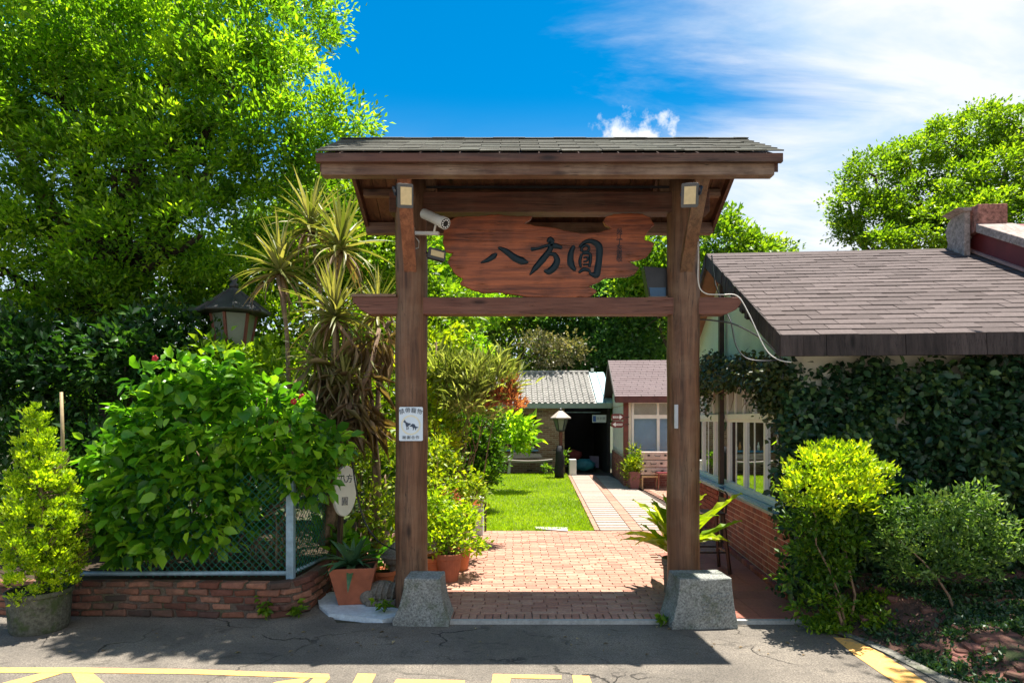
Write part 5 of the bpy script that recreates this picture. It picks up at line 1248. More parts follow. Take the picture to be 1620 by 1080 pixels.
# bank of earth and brick rubble at the right
def bankz(x, y):
    v = (y-3.9)/2.1; e = max(0, min(1, (x-2.62-.35*max(0, 5.6-y))/.6)); b = max(0, min(1, v-.1))
    return e*(b*.42+.03)+.02*math.sin(x*7+y*3)*e-.03*(1-e)
def m_bank():
    m, nt, b, _ = newmat('earth_bank'); v = texco(nt, world=True)
    c = mixc(nt, ramp(nt, noise(nt, v, 7, 6, .7), [(.40, 0), (.6, 1)]), (.06, .035, .025), (.19, .085, .06))
    c = mixc(nt, ramp(nt, noise(nt, v, 3.1, 6, .7), [(.50, 0), (.60, .9)]), c, (.03, .055, .014))
    nt.links.new(c, b.inputs['Base Color']); b.inputs['Roughness'].default_value = 1; bump(nt, b, noise(nt, v, 35, 6, .7), .9, .02); return m
bank = grid('earth_bank', 2.4, 9, 3.0, 6.25, 0, m_bank(), 60, 36, bankz); tag(bank, kind='structure')
rbk = [bevbox('brick', .19, .10, .055, m_brick('rubble_brick', [(.14, .06, .045), (.22, .10, .08), (.17, .08, .06), (.12, .075, .055)], .95, (.04, .05, .025), .9), .012, .02, s) for s in range(4)]
for i in range(110):
    y = random.uniform(3.9, 5.75); x = random.uniform(2.9+.5*max(0, 5.4-y), 4.9); z = bankz(x, y)
    if z < .02: continue
    piece('brick', random.choice(rbk), bank, (x, y, z-.026), (random.uniform(-.05, .15), random.uniform(-.06, .06), random.gauss(0, .35)), (random.uniform(.7, 1.1), random.uniform(.7, 1.1), 1))
# moss and weeds on the bank, kerb edge
def ground_cover(name, label, n, fx, leaf, wr, mat, tb=.4):
    pts = np.array([fx() for _ in range(n)]); m = len(pts)
    o = leaf_mesh(name, pts, np.stack([rng.normal(0, .8, m), rng.normal(0, .8, m), rng.uniform(.3, 1.2, m)], 1), leaf*rng.uniform(.5, 1.4, m), wr, mat, tb+rng.normal(0, .25, m)); o['label'] = label; return tag(o, kind='stuff')
cent = [(random.uniform(3.0, 4.9), random.uniform(4.0, 5.7)) for _ in range(60)]
def fb():
    c = random.choice(cent); x = c[0]+random.gauss(0, .10); y = c[1]+random.gauss(0, .07); return (x, y, bankz(x, y)+.004)
ground_cover('ground_cover', 'low dark green weeds and moss over the brick bank', 9500, fb, .04, .3, lf_ivy)
cent2 = [(2.62+random.uniform(-.1, .5), 5.45+random.uniform(-.25, .12)) for _ in range(14)]
def fb2():
    c = random.choice(cent2); x = c[0]+random.gauss(0, .07); y = c[1]+random.gauss(0, .05); return (x, y, max(0, bankz(x, y))+random.uniform(0, .05))
ground_cover('weeds', 'short fresh weeds at the end of the tiled walkway', 1500, fb2, .05, .25, lf_mid, .6)
kb = MB(); kp = [G(1240, 985), G(1330, 1003), G(1400, 1035), G(1470, 1072), G(1600, 1150)]
for a, b in zip(kp[:-1], kp[1:]): kb.bar(Vector((a.x+.06, a.y+.04, .0)), Vector((b.x+.06, b.y+.04, .0)), .10, .02)
tag(kb.build('road_edge', m_rock('rough_edge', (.20, .19, .16), 30, .95, .4, .5)), kind='structure')
# weeds by planter wall and elsewhere
def weed(label, base, h, n, mat=lf_mid):
    t = thing('weed', label, 'weed', base, 0, 'weeds at the foot of the walls'); mb = MB(); Ps = []; Ds = []
    for k in range(5):
        tip = Vector(base)+Vector((random.gauss(0, .05), random.gauss(0, .03)-.02, h*random.uniform(.5, 1))); mb.tube([base, tip], [.004, .002], 5)
        for _ in range(n//5):
            f = random.uniform(.3, 1.05); p = Vector(base).lerp(tip, f); Ps.append(p); Ds.append((random.gauss(0, 1), random.gauss(-.3, 1), random.gauss(.1, .4)))
    mb.build('stem', lf_big and m_plain('weed_stem', (.08, .14, .03), .6, 0, .1, 9, 0), t)
    n_ = len(Ps); leaf_mesh('foliage', np.array(Ps), np.array(Ds), .075*rng.uniform(.6, 1.3, n_), .24, mat, .6+rng.normal(0, .2, n_), parent=t)
weed('bright green weed growing out of the brick wall below the fence post', tuple(G(420, 978)), .22, 60)
weed('smaller green weed at the curved end of the brick wall', tuple(G(468, 975)), .14, 40)
weed('little weed between the cement apron and the left stone block', tuple(G(608, 968, .03)), .14, 35)
weed('low weed at the left foot of the right stone block', tuple(G(1050, 981, .03)), .06, 30)

# ------------------------------------------------------------------ old red house behind, upper right
rh = thing('red_house', 'old house with maroon gable wall, pale coping and stone ridge ornament behind the cafe roof', 'house', cw(3.05, 2.0, 0), TH)
L0 = 3.02                                      # local u of its gable (cafe frame)
def rl(u, v, z): return (u-3.05, v-2.0, z)
oldst = m_rock('weathered_coping', (.34, .27, .24), 22, .95, .45)
RV, RZ, RS = 2.25, 4.26, .50                   # ridge v, height, slope
def rz_(v): return RZ-abs(v-RV)*RS
mb = MB(); mb.prism([(-1.6, 0.1), (6.1, .1), (6.1, rz_(6.1)), (RV, RZ-.02), (-1.6, rz_(-1.6))], lambda a, b, d: rl(d, a, b), L0+.08, L0+.26); mb.build('gable_wall', maroon, rh, local=True)
for (va, vb) in ((-1.7, .55), (.56, RV-.12), (RV+.12, 6.2)):
    mb = MB(); mb.hexa([rl(L0-.02, va, rz_(va)-.04), rl(L0+.42, va, rz_(va)-.04), rl(L0+.42, vb, rz_(vb)-.04), rl(L0-.02, vb, rz_(vb)-.04), rl(L0-.02, va, rz_(va)+.07), rl(L0+.42, va, rz_(va)+.07), rl(L0+.42, vb, rz_(vb)+.07), rl(L0-.02, vb, rz_(vb)+.07)]); mb.build('coping', oldst, rh, local=True, bevel=.008)
mb = MB(); mb.hexa([rl(L0+.27, -1.6, rz_(-1.6)-.03), rl(7, -1.6, rz_(-1.6)-.03), rl(7, RV, RZ-.03), rl(L0+.27, RV, RZ-.03), rl(L0+.27, -1.6, rz_(-1.6)+.03), rl(7, -1.6, rz_(-1.6)+.03), rl(7, RV, RZ+.03), rl(L0+.27, RV, RZ+.03)])
mb.hexa([rl(L0+.27, RV, RZ-.03), rl(7, RV, RZ-.03), rl(7, 6.1, rz_(6.1)-.03), rl(L0+.27, 6.1, rz_(6.1)-.03), rl(L0+.27, RV, RZ+.03), rl(7, RV, RZ+.03), rl(7, 6.1, rz_(6.1)+.03), rl(L0+.27, 6.1, rz_(6.1)+.03)])
mb.build('roof', maroon, rh, local=True)
MB().box(*[a for a in (L0+.0-3.05, L0+.36-3.05, RV-.12-2, RV+.25-2, RZ-.08, RZ+.26)]).build('ridge_ornament', m_rock('ornament_stone', (.30, .14, .11), 18, .95, .6), rh, local=True, bevel=.008)
scr = [(-.30, -.42), (-.12, -.30), (-.06, -.12), (-.12, .05), (-.06, .16), (.10, .27), (.30, .27), (.30, -.45)]
mb = MB(); mb.prism([(a, b) for a, b in scr], lambda a, b, d: rl(d, RV+.28-a*1.0, RZ+b*.95), L0-.10, L0-.022); mb.build('scroll', oldst, rh, local=True, bevel=.012)
MB().hexa([rl(L0-.11, RV-.05, RZ+.20), rl(L0-.03, RV-.05, RZ+.20), rl(L0-.03, RV+.3, RZ+.20), rl(L0-.11, RV+.3, RZ+.20), rl(L0-.20, RV-.05, RZ+.245), rl(L0-.03, RV-.05, RZ+.245), rl(L0-.03, RV+.3, RZ+.245), rl(L0-.20, RV+.3, RZ+.245)]).build('scroll_cap', oldst, rh, local=True)
# flashing where the two roofs meet
mb = MB(); mb.bar(rl(L0+.06, -.4, zroof(-.4)+.05), rl(L0+.06, VR, ZRD+.05), .05, .03); mb.build('flashing', m_plain('pink_flashing', (.45, .25, .2), .7, 0, .2, 8, 0), rh, local=True)

# ------------------------------------------------------------------ small building at the back with direction signs
sbx, sby = 2.94, 16.5
sb = thing('small_pavilion', 'small brick pavilion with white windows and a brown shingled roof beside the path', 'building', (sbx, sby, 0), TH)
SW, SD = 5.0, 4.3
s_br = m_brick_stuff('pavilion_brick', [(.26, .09, .07), (.36, .13, .10), (.42, .20, .16), (.30, .10, .08)], 0)
def brickfield(face, a0, a1, z0, z1, bl=.21, bh=.06, g_=.012, off=0.0, dp=.02):
    mb = MB(); r = 0; z = z0
    while z+bh*.6 < z1:
        a = a0-(bl/2 if r % 2 else 0)
        while a < a1:
            s, e = max(a, a0), min(a+bl-g_, a1)
            if e-s > .02:
                if face == 'front': mb.box(s, e, off-dp, off+.01, z, min(z+bh-g_, z1))
                else: mb.box(off-dp, off+.01, s, e, z, min(z+bh-g_, z1))
            a += bl
        z += bh; r += 1
    return mb
lm = m_rock('light_mortar', (.5, .42, .36), 40, .9, .15)
MB().box(0, SW, 0, .15, 0, .80).build('front_wall', lm, sb, local=True); tag(brickfield('front', 0, 2.0, .0, .80, off=0).build('brick', s_br, sb, local=True), kind='stuff')
MB().box(0, .15, .151, SD, 0, .80).build('side_wall', lm, sb, local=True); tag(brickfield('side', 0, SD, .0, .80, off=-.001).build('brick', s_br, sb, local=True), kind='stuff')
MB().box(.15, SW, SD-.15, SD, 0, 2.4).build('back_wall', cream, sb, local=True)
MB().box(SW-.15, SW, .15, SD-.15, 0, 2.4).build('end_wall', cream, sb, local=True)
MB().box(-.03, .09, -.03, .09, .802, 2.35).build('corner_post', m_plain('red_brown_post', (.18, .05, .04), .7, 0, .4, 8, .1), sb, local=True)
MB().box(.10, .17, .0, .12, .802, 2.35).build('corner_post', cream, sb, local=True)
MB().box(.0, .12, .091, SD, 2.16, 2.35).build('wall_head', cream, sb, local=True); MB().box(.171, SW, 0, .12, 2.27, 2.35).build('wall_head', cream, sb, local=True)
for a in (.18, 1.55, 2.92):
    b = a+1.36; wn = MB()
    for u0, u1, z0, z1 in ((a, a+.06, .82, 2.27), (b-.06, b, .82, 2.27), (a+.06, b-.06, .82, .90), (a+.06, b-.06, 2.2, 2.27), (a+.06, b-.06, 1.80, 1.90), (a+.65, a+.72, .90, 1.80), (a+.65, a+.71, 1.9, 2.2)): wn.box(u0, u1, .0, .08, z0, z1)
    wo = wn.build('window', fr, sb, local=True)
    for u0, u1 in ((a+.06, a+.65), (a+.72, b-.06)):
        MB().box(u0, u1, .04, .045, .90, 1.80).build('pane', glass_blue, wo, local=True); MB().box(u0, u1, .04, .045, 1.90, 2.2).build('pane', glass, wo, local=True)
        MB().box(u0, u1, .16, .17, .90, 1.80).build('blind', m_plain('blue_blind', (.35, .58, .80), .8, 0, .1, 5, 0), wo, local=True)
for a in (.12, .95, 1.78, 2.61, 3.44):
    b = a+.80; wn = MB()
    for v0, v1, z0, z1 in ((a, a+.06, .82, 2.15), (b-.06, b, .82, 2.15), (a+.06, b-.06, .82, .9), (a+.06, b-.06, 1.72, 1.8), (a+.38, a+.43, .9, 1.72)): wn.box(.01, .08, v0, v1, z0, z1)
    wn.box(.02, .06, a+.06, b-.06, 1.8, 2.15)
    wo = wn.build('window', fr, sb, local=True); MB().box(.04, .045, a+.06, b-.06, .9, 1.72).build('pane', glass, wo, local=True)
RVs, REs, ZEs, ZRs = 2.35, -.25, 2.36, 3.52
mb = MB(); ss = (ZRs-ZEs)/(RVs-REs)
def zs(v): return ZRs-abs(v-RVs)*ss
for v0, v1 in ((REs, RVs), (RVs, 2*RVs-REs)):
    mb.hexa([(-.24, v0, zs(v0)-.10), (SW+.2, v0, zs(v0)-.10), (SW+.2, v1, zs(v1)-.10), (-.24, v1, zs(v1)-.10), (-.24, v0, zs(v0)), (SW+.2, v0, zs(v0)), (SW+.2, v1, zs(v1)), (-.24, v1, zs(v1))])
sro = mb.build('roof', brownp, sb, local=True)
mb = MB(); a_ = math.atan2(ZRs-ZEs, RVs-REs); sl2 = math.hypot(ZRs-ZEs, RVs-REs); nr = 19
for r in range(nr):
    u = -.26-.333*((r*.41) % 1)
    while u < SW+.2:
        a = max(u, -.26); d = sl2*(r+.5)/nr; v = REs+d*math.cos(a_); z = ZEs+d*math.sin(a_)+.012
        if u+.333-a > .05: mb.box(0, u+.325-a, -.08, .08, -.005, .005, Matrix.Translation((a, v, z)) @ Euler((a_-.06, 0, 0)).to_matrix().to_4x4())
        u += .333
tag(mb.build('shingle', m_brick_stuff('pavilion_shingle', [(.14, .10, .10), (.18, .135, .135), (.16, .12, .12)], 0), sro, local=True), kind='stuff')
MB().box(-.26, SW+.2, REs-.03, REs-.001, ZEs-.15, ZEs+.01).build('fascia_board', m_plain('dark_red_fascia', (.11, .035, .03), .7, 0, .3, 9, .1), sro, local=True)
for v0, v1 in ((REs, RVs), (RVs, 2*RVs-REs)):
    MB().hexa([(-.275, v0, zs(v0)-.13), (-.245, v0, zs(v0)-.13), (-.245, v1, zs(v1)-.13), (-.275, v1, zs(v1)-.13), (-.275, v0, zs(v0)+.02), (-.245, v0, zs(v0)+.02), (-.245, v1, zs(v1)+.02), (-.275, v1, zs(v1)+.02)]).build('verge_board', brownp, sro, local=True)
mb = MB(); mb.prism([(.0, 2.351), (SD, 2.351), (SD, zs(SD)-.11), (RVs, ZRs-.12), (.0, zs(0)-.11)], lambda a, b, d: (d, a, b), .0, .06); mb.build('gable_panel', palegreen, sb, local=True)
# direction signs on the corner
for k, (py, right) in enumerate(((659.5, True), (671, False))):
    c = P(977, py, 16.1); ds = thing('direction_sign', 'maroon oval sign with a white arrow pointing %s on the pavilion corner' % ('right' if right else 'left'), 'direction sign', c, 0, 'direction signs on the pavilion corner')
    def rs(u, v, d, c=c): return (c.x+u, c.y+d, c.z+v)
    MB().prism(rrect(-.16, .16, -.085, .085, .08, 6), rs, -.012, .012).build('board', m_plain('sign_maroon', (.14, .02, .02), .5, 0, .1, 9, 0), ds)
    ww = m_plain('sign_white_paint', (.8, .8, .8), .5, 0, .02, 9, 0); s = 1 if right else -1
    MB().prism([(s*.13, 0), (s*.05, .06), (s*.05, .028), (s*-.12, .028), (s*-.12, -.028), (s*.05, -.028), (s*.05, -.06)][::s], rs, -.0165, -.0135).build('arrow', ww, ds)
    text_obj('lettering', '化妝室' if right else '停車場', .052, m_plain('sign_letter', (.14, .02, .02), .5, 0, .1, 9, 0), (c.x-s*.03, c.y-.018, c.z), (R(90), 0, 0), ds)
    MB().box(c.x+.08, c.x+.30, c.y+.013, c.y+.03, c.z-.012, c.z+.012).build('bracket', brownp, ds)
# suitcases, stool, chair, pot in front
suit_m = m_plain('suitcase_leather', (.52, .40, .34), .6, 0, .3, 6, .15)
for k, (y0, y1, x0, x1, lab) in enumerate(((714, 727, 1014, 1060, 'topmost'), (727.5, 739, 1012, 1058, 'middle'), (739.5, 751, 1013, 1060, 'lowest'))):
    Ys = 15.9; a = P(x0, y1, Ys); b = P(x1, y0, Ys)
    sc_ = thing('suitcase', f'{lab} of three pinkish vintage suitcases stacked before the pavilion window', 'suitcase', ((a.x+b.x)/2, Ys, a.z), 0, 'stacked vintage suitcases')
    MB().box(a.x, b.x, Ys, Ys+.38, a.z+.002, b.z-.002).build('body', suit_m, sc_, bevel=.02)
    hx = (a.x+b.x)/2+(-.02 if k else .05); hz = (a.z+b.z)/2
    MB().tube([(hx-.07, Ys, hz+.02), (hx-.06, Ys-.03, hz-.01), (hx+.06, Ys-.03, hz-.01), (hx+.07, Ys, hz+.02)], .009, 6).build('handle', met_dark, sc_, smooth=True)
    for dx in (-.22, .2): MB().box(hx+dx-.03, hx+dx+.03, Ys-.008, Ys-.001, hz-.015, hz+.03).build('latch', met_dark, sc_)
ws = thing('wooden_stool', 'pale wooden stool carrying the suitcase stack', 'stool', (P(1030, 770, 16).x, 16.05, .03)); sx0, sx1 = P(1015, 753, 15.9).x, P(1043, 753, 15.9).x; zt = P(1030, 752, 15.9).z
pinew = m_plain('pale_wood', (.5, .33, .17), .6, 0, .15, 8, .1)
MB().box(sx0, sx1, 15.88, 16.22, zt-.05, zt).build('seat', pinew, ws, bevel=.005)
for xx in (sx0+.02, sx1-.02):
    for yv in (15.91, 16.19): MB().box(xx-.018, xx+.018, yv-.018, yv+.018, .03, zt-.051).build('leg', pinew, ws)
ch = thing('red_chair', 'dark red metal chair at the right of the suitcases partly behind the post', 'chair', (3.78, 15.75, .03)); redm = m_plain('dark_red_metal', (.16, .02, .025), .45, .2, .2, 9, 0)
MB().box(3.6, 3.96, 15.57, 15.93, .44, .47).build('seat', redm, ch, bevel=.005)
for xx in (3.62, 3.94):
    for yv in (15.59, 15.91): MB().tube([(xx, yv, .44), (xx+(.02 if xx > 3.7 else -.02), yv, .03)], .012, 6).build('leg', redm, ch)
MB().tube([(3.62, 15.91, .47), (3.62, 15.94, .85), (3.66, 15.95, .92), (3.90, 15.95, .92), (3.94, 15.94, .85), (3.94, 15.91, .47)], .012, 6).build('backrest', redm, ch, smooth=True)
pot('plum coloured square planter by the pavilion corner', (P(1002, 770, 16).x, 16.0, .03), .15, .21, .44, m_plain('plum_pot', (.20, .075, .07), .6, 0, .15, 7, .05), square=True, group='large garden pots')
shrub('potted_bamboo', 'light feathery plant in the plum planter', (P(1002, 770, 16).x, 16.0, .42), L_((1000, 735, 16, .2), (1006, 725, 16, .17), (998, 748, 16, .18), (1004, 712, 16, .1)), lf_lime, leaf=.10, wr=.12, dens=400, per=14, cr=.1, stems=12)

# ------------------------------------------------------------------ long back building
bb = thing('garden_shed', 'long low brick outbuilding with grey tiled roof and dark doorway beyond the lawn', 'building', (1.0, 21, 0))
YW = 20.9; bx0, bx1 = -4.0, 3.15
def XW(px, Y=YW): return (px-810)/F*Y
xn0, xn1 = XW(788), XW(849); xp = XW(893); xd = XW(958)
MB().box(bx0, xn0, YW+.02, YW+.25, 0, 2.2).build('wall', lm, bb)
MB().box(xn0, xn1, YW+.02, YW+.25, 0, .72).build('wall', lm, bb); MB().box(xn0, xn1, YW+.02, YW+.25, 1.95, 2.2).build('wall', lm, bb)
MB().box(xn1, xp, YW+.02, YW+.3, 0, 2.2).build('pier', lm, bb)
old_b = m_brick_stuff('outbuilding_brick', [(.30, .17, .11), (.42, .27, .18), (.24, .12, .08), (.50, .36, .25), (.10, .07, .05)], 0)
mb = MB()
for a0, a1, z0, z1 in ((bx0, xn0, 0, 2.2), (xn0, xn1, 0, .72), (xn0, xn1, 1.95, 2.2), (xn1, xp, 0, 2.2)):
    s = brickfield('front', a0, a1, z0, z1, .21, .067, .016, YW+.019); mb.add(s.v, s.f)
tag(mb.build('brick', old_b, bb), kind='stuff')
MB().box(xn0-.02, xn1+.05, YW-.12, YW-.003, .73, .79).build('ledge', bluetile, bb)
MB().box(bx0, xn1, YW+.8, YW+.9, 0, 2.6).build('niche_back', m_plain('niche_wall', (.16, .11, .07), .9, 0, .4, 3, .1), bb)
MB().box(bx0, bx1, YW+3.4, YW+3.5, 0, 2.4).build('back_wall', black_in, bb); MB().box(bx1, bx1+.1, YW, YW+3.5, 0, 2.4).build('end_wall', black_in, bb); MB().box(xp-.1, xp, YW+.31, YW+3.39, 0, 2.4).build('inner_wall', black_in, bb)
MB().box(bx0, bx1+.1, YW-.30, YW-.24, 2.14, 2.30).build('gutter', m_plain('grey_green_gutter', (.27, .33, .28), .5, 0, .1, 6, 0), bb)
MB().box(xp, XW(950), YW-.01, YW+.01, 2.0, 2.02).build('curtain_rail', met_grey, bb)
rise = (3.42-2.30)/(22.8-20.6)
mb = MB(); mb.hexa([(bx0, 20.62, 2.2), (bx1+.15, 20.62, 2.2), (bx1+.15, 22.9, 2.2+2.28*rise), (bx0, 22.9, 2.2+2.28*rise), (bx0, 20.62, 2.26), (bx1+.15, 20.62, 2.26), (bx1+.15, 22.9, 2.26+2.28*rise), (bx0, 22.9, 2.26+2.28*rise)])
mb.hexa([(bx0, 22.9, 3.4), (bx1+.15, 22.9, 3.4), (bx1+.15, 24.6, 2.5), (bx0, 24.6, 2.5), (bx0, 22.9, 3.46), (bx1+.15, 22.9, 3.46), (bx1+.15, 24.6, 2.56), (bx0, 24.6, 2.56)])
bro = mb.build('roof', concrete, bb)
tilem = m_rock('grey_roof_tile', (.27, .255, .235), 12, .9, .3)
tmb = MB(); nseg = 14
for s in range(nseg):
    y0 = 20.60+2.28*s/nseg; y1 = 20.60+2.28*(s+1)/nseg+.02; z0 = 2.275+(y0-20.6)*rise+.030; z1 = 2.275+(y1-20.6)*rise+.008
    ring = []
    for (y, z) in ((y0, z0), (y1, z1)):
        for k in range(7): a = PI*k/6; ring.append((-.055*math.cos(a), y-20.6, z-2.275+.05*math.sin(a)))
    b_ = len(tmb.v); tmb.v += ring; tmb.f += [(b_+k, b_+k+1, b_+8+k, b_+7+k) for k in range(6)]+[tuple(b_+k for k in range(7))]
tm = tmb.mesh('tile_column', tilem)
x = XW(690, 21); 
while x < XW(938, 21):
    piece('tile_column', tm, bro, Vector((x, 20.6, 2.275))-bb.location, (0, 0, 0)); x += .19
mb = MB()
for s in range(nseg):
    y0 = 20.61+2.28*s/nseg; y1 = y0+2.28/nseg+.02; z0 = 2.27+(y0-20.6)*rise+.018; mb.hexa([(XW(680, 21), y0, z0-.02), (XW(940, 21), y0, z0-.02), (XW(940, 21), y1, z0+.14*rise-.02), (XW(680, 21), y1, z0+.14*rise-.02), (XW(680, 21), y0, z0), (XW(940, 21), y0, z0), (XW(940, 21), y1, z0+.14*rise-.004), (XW(680, 21), y1, z0+.14*rise-.004)])
mb.build('tile_bed', tilem, bro)
MB().tube([(bx0, 22.9, 3.47), (XW(942, 21), 22.9, 3.47)], .07, 10).build('ridge_tile', tilem, bro)
bp = m_plain('pale_blue_sheet', (.35, .52, .56), .4, .1, .1, 4, 0)
for xa, xb in ((2.78, 3.05), (3.06, 3.33)):
    MB().hexa([(xa, 20.62, 2.30), (xb, 20.62, 2.30), (xb, 22.85, 3.45), (xa, 22.85, 3.45), (xa, 20.62, 2.33), (xb-.03, 20.62, 2.33), (xb-.03, 22.85, 3.48), (xa, 22.85, 3.48)]).build('roof_sheet', bp, bro)
MB().box(2.85, 2.95, 22.8, 22.9, 3.5, 3.62).build('vent_stub', cream, bro)
# bottles in the niche
botc = [m_plain('bottle_'+n, c, .2, 0, .1, 9, 0) for n, c in (('cream', (.6, .5, .35)), ('orange', (.5, .25, .1)), ('white', (.7, .7, .66)), ('brown', (.2, .1, .05)))]
JL = ['cream jar at the left end of the blue ledge', 'orange jar second from the left on the blue ledge', 'white jar third from the left on the blue ledge', 'brown jar left of the middle of the blue ledge', 'cream jar right of the middle of the blue ledge', 'orange jar third from the right on the blue ledge', 'white jar second from the right on the blue ledge', 'brown jar at the right end of the blue ledge']
for i, px in enumerate((796, 803, 811, 818, 826, 838, 843, 848)):
    h = .16+.05*(i*37 % 3)
    o = MB().lathe((XW(px), YW-.06, .79), [(.04, 0), (.045, h*.5), (.02, h*.75), (.018, h), (.01, h)], 12).build('ornament_jar', botc[i % 4], None, smooth=True)
    tag(o, JL[i], 'jar', 'little jars on the blue ledge')
# hanging sign in doorway
hs = thing('hanging_sign', 'white board with a small blue square hanging in the doorway of the outbuilding', 'sign', (XW(948, 20.5), 20.5, 2.0))
a = P(937, 668, 20.5); b = P(959, 656, 20.5); MB().box(a.x, b.x, 20.49, 20.51, a.z, b.z).build('board', m_plain('sign_board_grey', (.5, .52, .5), .5, 0, .05, 9, 0), hs)
MB().box(a.x+.02, a.x+.12, 20.485, 20.489, a.z+.03, b.z-.03).build('symbol_panel', m_plain('sign_blue', (.02, .08, .3), .4, 0, .05, 9, 0), hs)
text_obj('lettering', '洗手間', .10, inkp, ((a.x+b.x)/2+.05, 20.487, (a.z+b.z)/2), (R(90), 0, 0), hs)
# bench
bn = thing('stone_bench', 'weathered curved plank bench below the jar ledge of the outbuilding', 'bench', (XW(834, 20.2), 20.3, .03)); gw = m_wood('grey_wood', (.14, .12, .10), (.32, .29, .25), 'X', rough=.8, wamt=.2)
xa, xb = XW(797, 20.2), XW(874, 20.2); mb = MB(); n = 10
for i in range(n):
    t0, t1 = i/n, (i+1)/n; f = lambda t: .46+.05*(2*t-1)**2
    mb.hexa([(xa+(xb-xa)*t0, 20.1, f(t0)-.06), (xa+(xb-xa)*t1, 20.1, f(t1)-.06), (xa+(xb-xa)*t1, 20.5, f(t1)-.06), (xa+(xb-xa)*t0, 20.5, f(t0)-.06), (xa+(xb-xa)*t0, 20.1, f(t0)), (xa+(xb-xa)*t1, 20.1, f(t1)), (xa+(xb-xa)*t1, 20.5, f(t1)), (xa+(xb-xa)*t0, 20.5, f(t0))])
mb.build('seat', gw, bn)
MB().hexa([(xa+.12, 20.47, .52), (xb-.3, 20.47, .52), (xb-.3, 20.52, .52), (xa+.12, 20.52, .52), (xa+.2, 20.5, .72), (xb-.36, 20.5, .66), (xb-.36, 20.55, .66), (xa+.2, 20.55, .72)]).build('backrest', gw, bn)
for xx, dx in ((xa+.2, -.05), (xb-.25, .06)):
    MB().hexa([(xx-.05+dx, 20.12, 0), (xx+.05+dx, 20.12, 0), (xx+.05+dx, 20.46, 0), (xx-.05+dx, 20.46, 0), (xx-.04, 20.12, .42), (xx+.04, 20.12, .42), (xx+.04, 20.46, .42), (xx-.04, 20.46, .42)]).build('leg', concrete, bn)
# stump carving, white box, doorway clutter
st_ = thing('carved_stump', 'tall black carved stump beside the doorway', 'carved stump', (XW(885, 18.7), 18.7, 0))
xs_ = XW(885, 18.7); MB().tube([(xs_, 18.7, 0), (xs_-.02, 18.7, .3), (xs_+.02, 18.7, .55), (xs_, 18.7, .8), (xs_+.01, 18.7, 1.0)], [.15, .13, .14, .12, .09], 9).build('body', m_rock('black_wood', (.02, .02, .022), 20, .7, .4), st_, smooth=True)
shrub('doorside_plant', 'small leafy plant beside the black stump', (xs_+.22, 20.05, 0), [(xs_+.22, 20, .4, .16), (xs_+.25, 20, .65, .12), (xs_-.3, 20, .25, .14)], lf_mid, leaf=.11, dens=300, per=8, cr=.08, stems=6)
wb = MB().box(XW(900.5, 19.8), XW(911.5, 19.8), 19.7, 19.95, .02, .53).build('white_box', m_plain('white_box_paint', (.75, .74, .7), .5, 0, .04, 9, 0), None, bevel=.01); tag(wb, 'tall white box standing on the path by the doorway', 'box')
bu = MB(); bu.ico((XW(925, 21.5), 21.5, .22), .28, 3, (1.3, 1, .8), .12, 8); o = bu.build('tarpaulin_bundle', m_plain('teal_tarpaulin', (.03, .20, .24), .6, 0, .3, 5, .2), None, smooth=True); tag(o, 'bundle of teal tarpaulin inside the dark doorway', 'bundle')
bu = MB().box(XW(933, 22), XW(947, 22), 21.9, 22.2, .1, .5); o = bu.build('storage_box', m_plain('dull_violet', (.18, .15, .22), .7, 0, .2, 5, 0), None); tag(o, 'greyish violet storage box inside the dark doorway', 'box')
bu = MB(); bu.ico((XW(908, 22.5), 22.4, .5), .22, 2, (1.2, 1, 1), .2, 3); o = bu.build('cloth_bundle', m_plain('red_cloth', (.25, .05, .05), .8, 0, .3, 5, 0), None, smooth=True); tag(o, 'dull red cloth bundle deep in the doorway', 'bundle')
# lamp post on the lawn edge
lp = thing('lamp_post', 'rusty garden lamp post with a pale pyramid hood before the outbuilding', 'lamp post', (XW(887, 19), 19, 0)); lx = XW(887, 19)
MB().tube([(lx, 19, 0), (lx, 19, 1.42)], .055, 8).build('post', lred, lp)
MB().lathe((lx, 19, 0), [(.31, 1.80), (.31, 1.83), (.07, 2.03), (.04, 2.04)], 6, R(0)).build('roof', m_plain('pale_hood', (.42, .34, .29), .6, 0, .2, 8, .05), lp)
MB().lathe((lx, 19, 0), [(.04, 2.04), (.045, 2.09), (.01, 2.12)], 10).build('finial', lroof, lp)
for k in range(6):
    a = k*PI/3; a2 = a+PI/3
    MB().bar((lx+.12*math.cos(a), 19+.12*math.sin(a), 1.45), (lx+.225*math.cos(a), 19+.225*math.sin(a), 1.80), .02, .02).build('frame_bar', lroof, lp)
    q = [(lx+r*math.cos(t_), 19+r*math.sin(t_), z) for r, z in ((.115, 1.45), (.215, 1.80)) for t_ in (a, a2)]
    MB().add([q[0], q[1], q[3], q[2]], [(0, 1, 2, 3)]).build('pane', lampglass, lp)
MB().lathe((lx, 19, 0), [(.06, 1.40), (.13, 1.44), (.13, 1.46)], 6).build('base', lroof, lp)

